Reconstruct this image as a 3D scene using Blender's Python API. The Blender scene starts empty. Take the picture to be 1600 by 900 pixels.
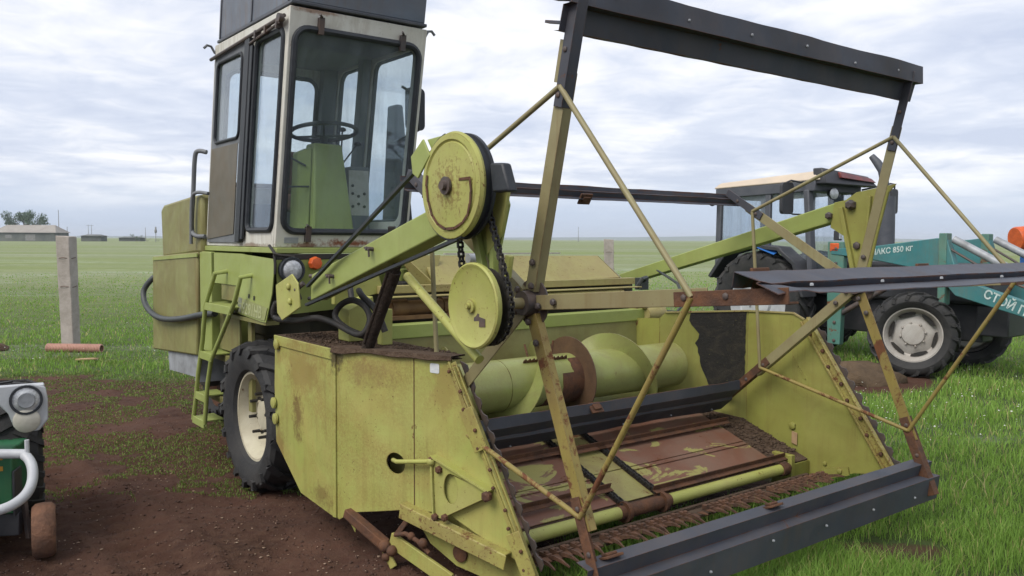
import bpy, bmesh, math, random
import numpy as np
from mathutils import Vector, Matrix, noise as mnoise
from mathutils.geometry import tessellate_polygon

random.seed(7)
rng = np.random.default_rng(7)
sc = bpy.context.scene
COL = sc.collection
rad = math.radians

# ------------------------------------------------------------------ camera
CAM_H = 1.77
cd = bpy.data.cameras.new('camera')
cam = bpy.data.objects.new('camera', cd)
COL.objects.link(cam)
sc.camera = cam
cd.sensor_width = 36
cd.lens = 36 * 1314 / 1600
cd.clip_start = 0.05
cd.clip_end = 12000
pitch = math.atan(76 / 1314)
roll = rad(0.3)
fw = Vector((0, math.cos(pitch), -math.sin(pitch)))
r0 = Vector((1, 0, 0))
u0 = r0.cross(fw)
rt = r0 * math.cos(roll) + u0 * math.sin(roll)
up = -r0 * math.sin(roll) + u0 * math.cos(roll)
M = Matrix.Identity(4)
for i in range(3):
    M[i][0], M[i][1], M[i][2] = rt[i], up[i], -fw[i]
M[2][3] = CAM_H
cam.matrix_world = M

# ------------------------------------------------------------------ light
SUN_EL, SUN_AZ = 48, 225          # elevation, compass direction the light comes from (measured from +Y, clockwise)
sd = bpy.data.lights.new('sun', 'SUN')
sun = bpy.data.objects.new('sun', sd)
COL.objects.link(sun)
sd.energy = 1.5
sd.angle = rad(35)
sd.color = (1.0, 0.94, 0.85)
az = rad(SUN_AZ)
sdir = Vector((math.sin(az) * math.cos(rad(SUN_EL)), math.cos(az) * math.cos(rad(SUN_EL)), math.sin(rad(SUN_EL))))
sun.rotation_euler = sdir.to_track_quat('Z', 'Y').to_euler()

sc.view_settings.view_transform = 'Standard'
sc.view_settings.look = 'None'
sc.view_settings.exposure = 1.02
sc.view_settings.gamma = 1.0

wd = bpy.data.worlds.new('World')
sc.world = wd
wd.use_nodes = True
nt = wd.node_tree
nt.nodes.clear()


def N(nt, t, **kw):
    n = nt.nodes.new(t)
    for k, v in kw.items():
        if k.startswith('_'):
            setattr(n, k[1:], v)
        else:
            n.inputs[k.replace('__', ' ')].default_value = v
    return n


def math_n(nt, op, a, b=None, clamp=False):
    n = nt.nodes.new('ShaderNodeMath')
    n.operation = op
    n.use_clamp = clamp
    for i, v in enumerate((a, b)):
        if v is None:
            continue
        if isinstance(v, (int, float)):
            n.inputs[i].default_value = v
        else:
            nt.links.new(v, n.inputs[i])
    return n.outputs[0]


def ramp(nt, fac, stops, interp='LINEAR'):
    n = nt.nodes.new('ShaderNodeValToRGB')
    n.color_ramp.interpolation = interp
    el = n.color_ramp.elements
    while len(el) < len(stops):
        el.new(0.5)
    for e, (p, c) in zip(el, stops):
        e.position = p
        e.color = c if len(c) == 4 else (*c, 1)
    if fac is not None:
        nt.links.new(fac, n.inputs[0])
    return n.outputs[0]


def mixc(nt, fac, a, b, mode='MIX'):
    n = nt.nodes.new('ShaderNodeMix')
    n.data_type = 'RGBA'
    n.blend_type = mode
    for s, v in ((n.inputs[0], fac), (n.inputs[6], a), (n.inputs[7], b)):
        if isinstance(v, (int, float)):
            s.default_value = v
        elif isinstance(v, tuple):
            s.default_value = v if len(v) == 4 else (*v, 1)
        else:
            nt.links.new(v, s)
    return n.outputs[2]


def noise_n(nt, vec, scale, detail=4, rough=0.55, dist=0.0):
    n = N(nt, 'ShaderNodeTexNoise', Scale=scale, Detail=detail, Roughness=rough, Distortion=dist)
    if vec is not None:
        nt.links.new(vec, n.inputs['Vector'])
    return n.outputs['Fac']


# sky: Nishita light under a broken, layered cloud deck
sky = N(nt, 'ShaderNodeTexSky', _sky_type='NISHITA')
sky.sun_disc = False
sky.sun_elevation = rad(SUN_EL)
sky.sun_rotation = rad(SUN_AZ)
tc = N(nt, 'ShaderNodeTexCoord')
sep = N(nt, 'ShaderNodeSeparateXYZ')
nt.links.new(tc.outputs['Generated'], sep.inputs[0])
X, Y, Z = sep.outputs
den = math_n(nt, 'ADD', math_n(nt, 'MAXIMUM', Z, 0.0), 0.10)
cmb = N(nt, 'ShaderNodeCombineXYZ')
nt.links.new(math_n(nt, 'DIVIDE', X, den), cmb.inputs[0])
nt.links.new(math_n(nt, 'DIVIDE', Y, den), cmb.inputs[1])
cl1 = noise_n(nt, cmb.outputs[0], 0.42, 6, 0.5, 0.6)
cl2 = noise_n(nt, cmb.outputs[0], 1.3, 5, 0.5, 0.5)
cl3 = noise_n(nt, cmb.outputs[0], 3.4, 7, 0.6, 0.8)
clm = math_n(nt, 'ADD', math_n(nt, 'ADD', math_n(nt, 'MULTIPLY', cl1, 0.5), math_n(nt, 'MULTIPLY', cl2, 0.32)), math_n(nt, 'MULTIPLY', cl3, 0.18))
cloud = ramp(nt, clm, [(0.41, (3.2, 3.5, 4.3)), (0.47, (3.85, 4.1, 4.75)), (0.515, (4.7, 4.8, 5.15)), (0.565, (5.6, 5.6, 5.75))])
# the far part of the deck: a pale blue-grey band along the horizon, ragged at its top
az_n = noise_n(nt, cmb.outputs[0], 0.35, 5, 0.5)
hz = math_n(nt, 'ADD', Z, math_n(nt, 'MULTIPLY', math_n(nt, 'SUBTRACT', az_n, 0.5), 0.10))
hzf = ramp(nt, hz, [(0.0, (1, 1, 1)), (0.030, (1, 1, 1)), (0.075, (0, 0, 0))], 'EASE')
hzc = ramp(nt, Z, [(0.0, (2.75, 3.25, 4.15)), (0.05, (3.0, 3.5, 4.4)), (0.09, (3.8, 4.15, 4.8))])
cloud = mixc(nt, hzf, cloud, hzc)
skyc = mixc(nt, 0.95, sky.outputs[0], cloud)
bg = N(nt, 'ShaderNodeBackground', Strength=0.1)
nt.links.new(skyc, bg.inputs[0])
out = N(nt, 'ShaderNodeOutputWorld')
nt.links.new(bg.outputs[0], out.inputs[0])


# ------------------------------------------------------------------ materials
def new_mat(name):
    m = bpy.data.materials.new(name)
    m.use_nodes = True
    nt = m.node_tree
    nt.nodes.clear()
    o = nt.nodes.new('ShaderNodeOutputMaterial')
    b = nt.nodes.new('ShaderNodeBsdfPrincipled')
    nt.links.new(b.outputs[0], o.inputs[0])
    t = nt.nodes.new('ShaderNodeTexCoord')
    return m, nt, b, t.outputs['Object'], o


def scaled(nt, vec, s):
    n = nt.nodes.new('ShaderNodeMapping')
    n.inputs['Scale'].default_value = s
    nt.links.new(vec, n.inputs[0])
    return n.outputs[0]


def bump(nt, b, h, strength=0.2, dist=0.02):
    n = N(nt, 'ShaderNodeBump', Strength=strength, Distance=dist)
    nt.links.new(h, n.inputs['Height'])
    nt.links.new(n.outputs[0], b.inputs['Normal'])


RUST_D = (0.055, 0.022, 0.012)
RUST_L = (0.19, 0.075, 0.03)


def paint(name, base, fade=None, rust=0.3, speck=0.3, streak=0.3, dust=0.2, rough=0.5, dustcol=(0.17, 0.115, 0.065), spec=0.35, halo=None, grime=0.0, peel=None, spots=(), edge=0.8):
    """old sheet-metal paint: faded patches, dust, vertical streaks, rust blooms and rust specks"""
    m, nt, b, ob, o = new_mat(name)
    fade = fade or tuple(min(1, c * 1.25 + 0.01) for c in base)
    n1 = noise_n(nt, ob, 1.7, 5, 0.6, 0.4)
    col = mixc(nt, ramp(nt, n1, [(0.35, (0, 0, 0)), (0.68, (1, 1, 1))]), base, fade)
    n1b = noise_n(nt, ob, 22, 4, 0.7)
    col = mixc(nt, math_n(nt, 'MULTIPLY', n1b, 0.35), col, tuple(c * 0.72 for c in base))
    # dust film
    nd = noise_n(nt, ob, 3.1, 6, 0.65, 0.8)
    col = mixc(nt, math_n(nt, 'MULTIPLY', ramp(nt, nd, [(0.40, (0, 0, 0)), (0.62, (1, 1, 1))]), dust), col, dustcol)
    if grime:       # fine brown grains inside larger soft clouds
        ng = noise_n(nt, ob, 1.25, 4, 0.6, 1.0)
        nf = noise_n(nt, ob, 75, 3, 0.75)
        gm = math_n(nt, 'MULTIPLY', ramp(nt, ng, [(0.43, (0, 0, 0)), (0.66, (1, 1, 1))]), ramp(nt, nf, [(0.36, (0.1, 0.1, 0.1)), (0.62, (1, 1, 1))]))
        col = mixc(nt, math_n(nt, 'MULTIPLY', gm, grime), col, (0.19, 0.105, 0.034))
    if peel:        # remnants of another coat
        np_ = noise_n(nt, scaled(nt, ob, (1.0, 2.2, 1.0)), 2.3, 7, 0.62, 0.7)
        col = mixc(nt, ramp(nt, np_, [(0.545, (0, 0, 0)), (0.565, (1, 1, 1))]), col, peel)
    # streaks running down
    ns = noise_n(nt, scaled(nt, ob, (17, 17, 0.9)), 1.0, 7, 0.68, 0.5)
    nm = noise_n(nt, ob, 2.3, 3, 0.5)
    st = math_n(nt, 'MULTIPLY', ramp(nt, ns, [(0.49, (0, 0, 0)), (0.63, (1, 1, 1))]), ramp(nt, nm, [(0.42, (0, 0, 0)), (0.62, (1, 1, 1))]))
    col = mixc(nt, math_n(nt, 'MULTIPLY', st, streak), col, (0.15, 0.085, 0.032))
    # single stains with a shape of their own: (centre, (rx, ry, rz), colour, strength)
    for c_, r_, sc_, k_ in spots:
        mp = nt.nodes.new('ShaderNodeMapping')
        mp.vector_type = 'TEXTURE'
        mp.inputs['Location'].default_value = c_
        mp.inputs['Scale'].default_value = r_
        nt.links.new(ob, mp.inputs[0])
        ln_ = nt.nodes.new('ShaderNodeVectorMath')
        ln_.operation = 'LENGTH'
        nt.links.new(mp.outputs[0], ln_.inputs[0])
        sn_ = math_n(nt, 'ADD', noise_n(nt, ob, 7, 5, 0.7), math_n(nt, 'MULTIPLY', noise_n(nt, ob, 45, 3, 0.7), 0.7))
        sv_ = math_n(nt, 'ADD', ln_.outputs['Value'], math_n(nt, 'MULTIPLY', math_n(nt, 'SUBTRACT', sn_, 0.85), 2.2))
        col = mixc(nt, math_n(nt, 'MULTIPLY', ramp(nt, sv_, [(0.35, (1, 1, 1)), (0.95, (0, 0, 0))]), k_), col, sc_)
    # rust blooms and specks
    nr = noise_n(nt, ob, 5.2, 9, 0.72, 0.5)
    lim = 0.655 - 0.17 * rust
    rb = ramp(nt, nr, [(lim, (0, 0, 0)), (lim + 0.05, (1, 1, 1))])
    nsp = noise_n(nt, ob, 60, 3, 0.7)
    nsm = noise_n(nt, ob, 2.9, 3, 0.6)
    l2 = 0.70 - 0.13 * speck
    rs = math_n(nt, 'MULTIPLY', ramp(nt, nsp, [(l2, (0, 0, 0)), (l2 + 0.03, (1, 1, 1))]), ramp(nt, nsm, [(0.4, (0.1, 0.1, 0.1)), (0.65, (1, 1, 1))]))
    rmask = math_n(nt, 'MAXIMUM', rb, rs)
    if edge and rust > -0.15:       # paint worn through along sheet edges
        bv = N(nt, 'ShaderNodeBevel', _samples=4, Radius=0.007)
        ge = nt.nodes.new('ShaderNodeNewGeometry')
        dp = nt.nodes.new('ShaderNodeVectorMath')
        dp.operation = 'DOT_PRODUCT'
        nt.links.new(bv.outputs[0], dp.inputs[0])
        nt.links.new(ge.outputs['Normal'], dp.inputs[1])
        ew = math_n(nt, 'SUBTRACT', 1.0, dp.outputs['Value'])
        ew = math_n(nt, 'MULTIPLY', ew, ramp(nt, noise_n(nt, ob, 13, 6, 0.75), [(0.42, (0, 0, 0)), (0.60, (1, 1, 1))]))
        rmask = math_n(nt, 'MAXIMUM', rmask, math_n(nt, 'MULTIPLY', ramp(nt, ew, [(0.02, (0, 0, 0)), (0.12, (1, 1, 1))]), edge))
    if halo:        # rust creeping out from the hub
        vm = nt.nodes.new('ShaderNodeVectorMath')
        vm.operation = 'DISTANCE'
        nt.links.new(ob, vm.inputs[0])
        vm.inputs[1].default_value = halo
        hn = noise_n(nt, ob, 38, 5, 0.75)
        hv = math_n(nt, 'ADD', math_n(nt, 'MULTIPLY', vm.outputs['Value'], 2.6), math_n(nt, 'MULTIPLY', hn, -1.6))
        hm = ramp(nt, math_n(nt, 'ADD', hv, 0.75), [(0.05, (1, 1, 1)), (0.24, (0, 0, 0))])
        rmask = math_n(nt, 'MAXIMUM', rmask, math_n(nt, 'MULTIPLY', hm, 0.55))
    rc = mixc(nt, noise_n(nt, ob, 34, 4, 0.7), RUST_D, RUST_L)
    col = mixc(nt, rmask, col, rc)
    nt.links.new(col, b.inputs['Base Color'])
    rr = math_n(nt, 'ADD', math_n(nt, 'MULTIPLY', rmask, 0.35), math_n(nt, 'ADD', math_n(nt, 'MULTIPLY', nd, 0.25), rough - 0.12))
    nt.links.new(rr, b.inputs['Roughness'])
    b.inputs['Specular IOR Level'].default_value = spec
    big = noise_n(nt, ob, 2.6, 2, 0.5)
    h = math_n(nt, 'ADD', math_n(nt, 'MULTIPLY', big, 1.0), math_n(nt, 'ADD', math_n(nt, 'MULTIPLY', n1b, 0.04), math_n(nt, 'MULTIPLY', rmask, -0.03)))
    bump(nt, b, h, 0.5, 0.045)
    return m


def plain(name, c1, c2=None, scale=6, rough=0.6, metal=0.0, bumps=0.1, spec=0.4, bscale=40):
    m, nt, b, ob, o = new_mat(name)
    c2 = c2 or tuple(c * 0.6 for c in c1)
    n = noise_n(nt, ob, scale, 6, 0.65, 0.4)
    col = mixc(nt, ramp(nt, n, [(0.35, (0, 0, 0)), (0.65, (1, 1, 1))]), c1, c2)
    nt.links.new(col, b.inputs['Base Color'])
    nt.links.new(math_n(nt, 'ADD', math_n(nt, 'MULTIPLY', n, 0.2), rough - 0.1), b.inputs['Roughness'])
    b.inputs['Metallic'].default_value = metal
    b.inputs['Specular IOR Level'].default_value = spec
    if bumps:
        bump(nt, b, noise_n(nt, ob, bscale, 5, 0.65), bumps, 0.02)
    return m


MT = {}
MT['arm'] = paint('lime_paint', (0.27, 0.325, 0.088), (0.30, 0.355, 0.115), rust=-0.25, speck=-0.05, streak=0.12, dust=0.10, rough=0.45)
MT['sheet'] = paint('yellow_green_sheet', (0.330, 0.355, 0.092), (0.365, 0.39, 0.12), rust=0.02, speck=0.4, streak=0.25, dust=0.36, dustcol=(0.36, 0.265, 0.085), grime=0.5,
    spots=[((-.3, 1.37, 1.10), (.2, .10, .13), (.05, .035, .02), .85), ((-.3, 1.85, .98), (.3, .42, .24), (.21, .125, .04), .55), ((-.3, 1.9, .66), (.3, .10, .16), (.12, .065, .025), .75),
           ((-.2, 1.10, 1.05), (.3, .22, .10), (.20, .125, .05), .6), ((-.3, 1.55, .26), (.2, .16, .10), (.14, .08, .03), .6), ((-.3, 2.2, .42), (.2, .12, .2), (.18, .10, .035), .6),
           ((-.08, .60, 1.0), (.2, .12, .18), (.24, .16, .055), .5), ((-.05, .50, .52), (.2, .10, .10), (.22, .12, .04), .5)])
MT['flange'] = paint('chipped_flange_paint', (0.345, 0.33, 0.085), (0.38, 0.36, 0.11), rust=0.30, speck=0.9, streak=0.2, dust=0.4, grime=0.6)
MT['sheetr'] = paint('inner_yellow_sheet', (0.265, 0.275, 0.064), (0.30, 0.30, 0.085), rust=-0.1, speck=0.1, streak=0.35, dust=0.3, dustcol=(0.19, 0.14, 0.04))
MT['disc1'] = paint('big_disc_paint', (0.34, 0.365, 0.088), (0.39, 0.40, 0.125), rust=0.1, speck=0.6, streak=0.1, dust=0.3, dustcol=(0.27, 0.20, 0.10), halo=(-.35, .147, 2.004), grime=.12)
MT['disc'] = paint('disc_paint', (0.34, 0.365, 0.088), (0.39, 0.40, 0.125), rust=0.05, speck=0.45, streak=0.1, dust=0.25, dustcol=(0.27, 0.20, 0.10))
MT['auger'] = paint('auger_paint', (0.265, 0.30, 0.085), (0.33, 0.35, 0.13), rust=0.08, speck=0.35, streak=0.1, dust=0.35, grime=.35, rough=0.38, spec=0.5)
MT['spoke'] = paint('olive_spoke_paint', (0.235, 0.21, 0.105), (0.275, 0.25, 0.135), rust=0.0, speck=0.1, streak=0.3, dust=0.3, dustcol=(0.17, 0.12, 0.07))
MT['spoker'] = paint('rusty_spoke_paint', (0.24, 0.195, 0.055), (0.27, 0.21, 0.06), rust=0.75, speck=0.5, streak=0.5, dust=0.3)
MT['tank'] = paint('tank_paint', (0.215, 0.215, 0.078), (0.245, 0.245, 0.095), rust=-0.2, speck=0.0, streak=0.4, dust=0.45, dustcol=(0.15, 0.115, 0.05))
MT['cover'] = paint('flaking_cover_paint', (0.32, 0.29, 0.10), (0.36, 0.32, 0.14), rust=0.3, speck=0.6, streak=0.2, dust=0.4, dustcol=(0.26, 0.19, 0.10))
MT['white'] = paint('chipped_white_paint', (0.56, 0.56, 0.50), (0.62, 0.62, 0.57), rust=-0.02, speck=0.22, streak=0.3, dust=0.15, dustcol=(0.33, 0.28, 0.2),
    spots=[((.36, 2.49, 1.735), (.30, .1, .035), (.20, .055, .02), .95), ((.02, 2.49, 1.72), (.14, .1, .025), (.16, .055, .02), .8), ((-.2, 2.45, 2.35), (.03, .05, .10), (.15, .06, .03), .8), ((-.2, 2.9, 1.72), (.03, .5, .02), (.14, .07, .03), .7), ((.0, 2.2, 3.24), (.2, .1, .02), (.25, .12, .06), .7)])
MT['rim'] = paint('cream_rim_paint', (0.50, 0.47, 0.34), (0.56, 0.53, 0.42), rust=0.2, speck=0.3, streak=0.1, dust=0.35, dustcol=(0.25, 0.2, 0.13))
MT['deck'] = paint('worn_deck_plate', (0.150, 0.068, 0.043), (0.205, 0.103, 0.072), peel=(0.27, 0.25, 0.085), rust=0.3, speck=0.2, streak=0.0, dust=0.5, dustcol=(0.16, 0.115, 0.085), rough=0.6)
MT['deckg'] = paint('worn_deck_strip', (0.26, 0.25, 0.075), (0.30, 0.28, 0.11), rust=0.42, speck=0.4, streak=0.0, dust=0.5, dustcol=(0.16, 0.11, 0.06), grime=.5)
MT['slat'] = paint('slate_grey_sheet', (0.048, 0.054, 0.070), (0.068, 0.076, 0.096), rust=0.02, speck=0.12, streak=0.12, dust=0.28, rough=0.55, dustcol=(0.11, 0.09, 0.08), spec=0.25)
MT['bracket'] = plain('dark_bracket_steel', (0.06, 0.055, 0.058), (0.10, 0.07, 0.055), 9, 0.55)
MT['rust'] = plain('rusty_iron', (0.062, 0.032, 0.021), (0.13, 0.058, 0.028), 14, 0.8, 0, 0.35)
MT['roll'] = plain('orange_brown_roll', (0.20, 0.115, 0.045), (0.12, 0.065, 0.03), 7, 0.65)
MT['black'] = plain('greasy_black_steel', (0.016, 0.016, 0.016), (0.03, 0.026, 0.022), 9, 0.6)
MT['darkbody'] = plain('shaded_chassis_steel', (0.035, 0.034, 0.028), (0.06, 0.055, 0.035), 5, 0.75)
MT['rubber'] = plain('tyre_rubber', (0.020, 0.021, 0.023), (0.038, 0.037, 0.036), 7, 0.75, 0, 0.25)
MT['seal'] = plain('window_rubber', (0.018, 0.022, 0.028), (0.03, 0.034, 0.04), 12, 0.5)
MT['hose'] = plain('grey_hose', (0.040, 0.048, 0.050), (0.06, 0.066, 0.066), 20, 0.5)
MT['doorgrey'] = paint('grey_brown_door_panel', (0.105, 0.098, 0.075), (0.13, 0.12, 0.09), rust=-0.3, speck=-0.1, streak=0.15, dust=0.2)
MT['frameg'] = plain('grey_door_frame', (0.16, 0.17, 0.18), (0.12, 0.13, 0.14), 6, 0.55)
MT['roofbox'] = paint('blue_grey_roof_panel', (0.115, 0.14, 0.18), (0.15, 0.175, 0.21), rust=-0.25, speck=-0.1, streak=0.35, dust=0.25, dustcol=(0.12, 0.10, 0.09))
MT['lens'] = plain('lamp_glass', (0.62, 0.64, 0.66), (0.36, 0.37, 0.38), 18, 0.12, 0.3, 0.3, 0.7)
MT['orange'] = plain('orange_plastic', (0.62, 0.12, 0.03), (0.45, 0.075, 0.02), 9, 0.35, 0, 0.1)
MT['seat'] = plain('faded_red_seat', (0.16, 0.075, 0.06), (0.10, 0.05, 0.045), 6, 0.8)
MT['pale'] = plain('pale_panel', (0.52, 0.50, 0.44), (0.40, 0.38, 0.32), 9, 0.6)
MT['galv'] = plain('grey_galvanised', (0.33, 0.35, 0.38), (0.20, 0.21, 0.22), 6, 0.5, 0.1, 0.1)
MT['dirt'] = plain('dry_soil_and_chaff', (0.075, 0.050, 0.036), (0.115, 0.082, 0.060), 16, 0.95, 0, 0.9, 0.1, 55)
MT['concrete'] = plain('weathered_concrete', (0.40, 0.36, 0.33), (0.27, 0.245, 0.215), 4, 0.9, 0, 0.5)
MT['teal'] = paint('teal_loader_paint', (0.036, 0.165, 0.180), (0.05, 0.20, 0.21), rust=0.0, speck=0.1, streak=0.2, dust=0.2, dustcol=(0.12, 0.13, 0.11))
MT['tealr'] = paint('rusty_teal_paint', (0.06, 0.18, 0.15), (0.10, 0.23, 0.19), rust=0.5, speck=0.4, streak=0.4, dust=0.2)
MT['tblack'] = plain('tractor_dark_paint', (0.028, 0.030, 0.036), (0.045, 0.045, 0.05), 5, 0.45)
MT['tgrey'] = plain('tractor_pillar_grey', (0.060, 0.066, 0.080), (0.085, 0.09, 0.105), 5, 0.5)
MT['beige'] = plain('beige_roof', (0.55, 0.46, 0.36), (0.48, 0.41, 0.33), 3, 0.6)
MT['red'] = plain('red_lightbar', (0.22, 0.045, 0.038), (0.10, 0.035, 0.035), 9, 0.3)
MT['blue'] = plain('blue_plastic', (0.03, 0.17, 0.55), (0.03, 0.14, 0.45), 4, 0.5)
MT['text'] = plain('white_lettering', (0.56, 0.62, 0.60), (0.24, 0.36, 0.36), 38, 0.6)
MT['sticker'] = plain('white_sticker_film', (0.62, 0.64, 0.62), (0.48, 0.52, 0.55), 40, 0.5)
MT['texty'] = plain('worn_pale_lettering', (0.40, 0.43, 0.26), (0.27, 0.29, 0.12), 30, 0.6)
MT['plate'] = plain('faded_plate_field', (0.25, 0.27, 0.115), (0.22, 0.24, 0.09), 14, 0.6)
MT['platebox'] = plain('grey_plate_block', (0.20, 0.21, 0.15), (0.10, 0.11, 0.08), 22, 0.6)
MT['green'] = paint('green_implement_paint', (0.018, 0.115, 0.050), (0.025, 0.14, 0.062), rust=-0.2, speck=0.0, streak=0.15, dust=0.2, dustcol=(0.07, 0.09, 0.05))
MT['trim'] = paint('grey_tractor_rim', (0.40, 0.385, 0.36), (0.46, 0.44, 0.41), rust=0.1, speck=0.3, streak=0, dust=0.35, dustcol=(0.22, 0.18, 0.14))
MT['lgrey'] = plain('light_grey_paint', (0.46, 0.48, 0.50), (0.36, 0.37, 0.39), 4, 0.4)
MT['clay'] = plain('clay_caked_rubber', (0.20, 0.10, 0.06), (0.09, 0.05, 0.035), 9, 0.9, 0, 0.6)
MT['terra'] = plain('faded_pink_plastic_pipe', (0.48, 0.27, 0.21), (0.40, 0.22, 0.17), 6, 0.6)
MT['wood'] = plain('pale_wood', (0.40, 0.27, 0.15), (0.30, 0.2, 0.11), 9, 0.8)
MT['roofold'] = plain('old_slate_roof', (0.30, 0.28, 0.25), (0.24, 0.22, 0.2), 0.3, 0.8, 0, 0)
MT['shedwall'] = plain('dark_shed_wall', (0.14, 0.15, 0.14), (0.09, 0.1, 0.1), 0.2, 0.9, 0, 0)
MT['leaf'] = plain('far_foliage', (0.10, 0.15, 0.09), (0.06, 0.10, 0.055), 0.6, 0.9, 0, 0)
MT['bark'] = plain('bark', (0.10, 0.085, 0.07), None, 3, 0.9, 0, 0)
MT['pole'] = plain('grey_pole', (0.25, 0.25, 0.25), None, 3, 0.8, 0, 0)
MT['flower'] = plain('white_petals', (0.75, 0.76, 0.70), (0.65, 0.66, 0.6), 3, 0.7, 0, 0)


def stain_sheet():
    """inner face of the right panel: yellow paint with the big black soil stain"""
    m, nt, b, ob, o = new_mat('black_crusted_patch')
    n = noise_n(nt, ob, 9, 8, 0.75, 0.6)
    n2 = noise_n(nt, ob, 60, 4, 0.7)
    col = mixc(nt, ramp(nt, n, [(0.48, (0, 0, 0)), (0.72, (1, 1, 1))]), (0.016, 0.015, 0.013), (0.05, 0.042, 0.028))
    col = mixc(nt, ramp(nt, n2, [(0.66, (0, 0, 0)), (0.72, (1, 1, 1))]), col, (0.20, 0.18, 0.05))
    nt.links.new(col, b.inputs['Base Color'])
    b.inputs['Roughness'].default_value = 0.9
    bump(nt, b, n2, 0.6, 0.02)
    return m


MT['stain'] = stain_sheet()


def glass_mat(name, tint=(0.86, 0.92, 0.95), dust=0.10):
    m, nt, b, ob, o = new_mat(name)
    nt.nodes.remove(b)
    tr = N(nt, 'ShaderNodeBsdfTransparent', Color=(*tint, 1))
    gl = N(nt, 'ShaderNodeBsdfGlossy', Color=(0.9, 0.95, 1, 1), Roughness=0.02)
    df = N(nt, 'ShaderNodeBsdfDiffuse', Color=(0.40, 0.45, 0.50, 1))
    lw = N(nt, 'ShaderNodeLayerWeight', Blend=0.5)
    fr = math_n(nt, 'ADD', math_n(nt, 'MULTIPLY', math_n(nt, 'POWER', lw.outputs['Facing'], 4.0), 0.75), 0.03, True)
    a = N(nt, 'ShaderNodeMixShader')
    nt.links.new(fr, a.inputs[0])
    nt.links.new(tr.outputs[0], a.inputs[1])
    nt.links.new(gl.outputs[0], a.inputs[2])
    c = N(nt, 'ShaderNodeMixShader')
    n = noise_n(nt, scaled(nt, ob, (6, 6, 1.2)), 1.2, 6, 0.65)
    nt.links.new(math_n(nt, 'MULTIPLY', ramp(nt, n, [(0.35, (0.3, 0.3, 0.3)), (0.7, (1, 1, 1))]), dust), c.inputs[0])
    nt.links.new(a.outputs[0], c.inputs[1])
    nt.links.new(df.outputs[0], c.inputs[2])
    nt.links.new(c.outputs[0], o.inputs[0])
    return m


MT['glass'] = glass_mat('dusty_cab_glass', (0.90, 0.94, 0.96), 0.13)
MT['tglass'] = glass_mat('hazy_tractor_glass', (0.9, 0.93, 0.95), 0.22)


# ------------------------------------------------------------------ mesh builder
def smooth_path(pts, n=5):
    """Catmull-Rom through the points"""
    out = []
    for i in range(len(pts) - 1):
        p0, p1, p2, p3 = (Vector(pts[max(0, min(len(pts) - 1, i + k))]) for k in (-1, 0, 1, 2))
        for j in range(n):
            t = j / n
            out.append(0.5 * ((2 * p1) + (-p0 + p2) * t + (2 * p0 - 5 * p1 + 4 * p2 - p3) * t * t + (-p0 + 3 * p1 - 3 * p2 + p3) * t ** 3))
    out.append(Vector(pts[-1]))
    return out


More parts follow.
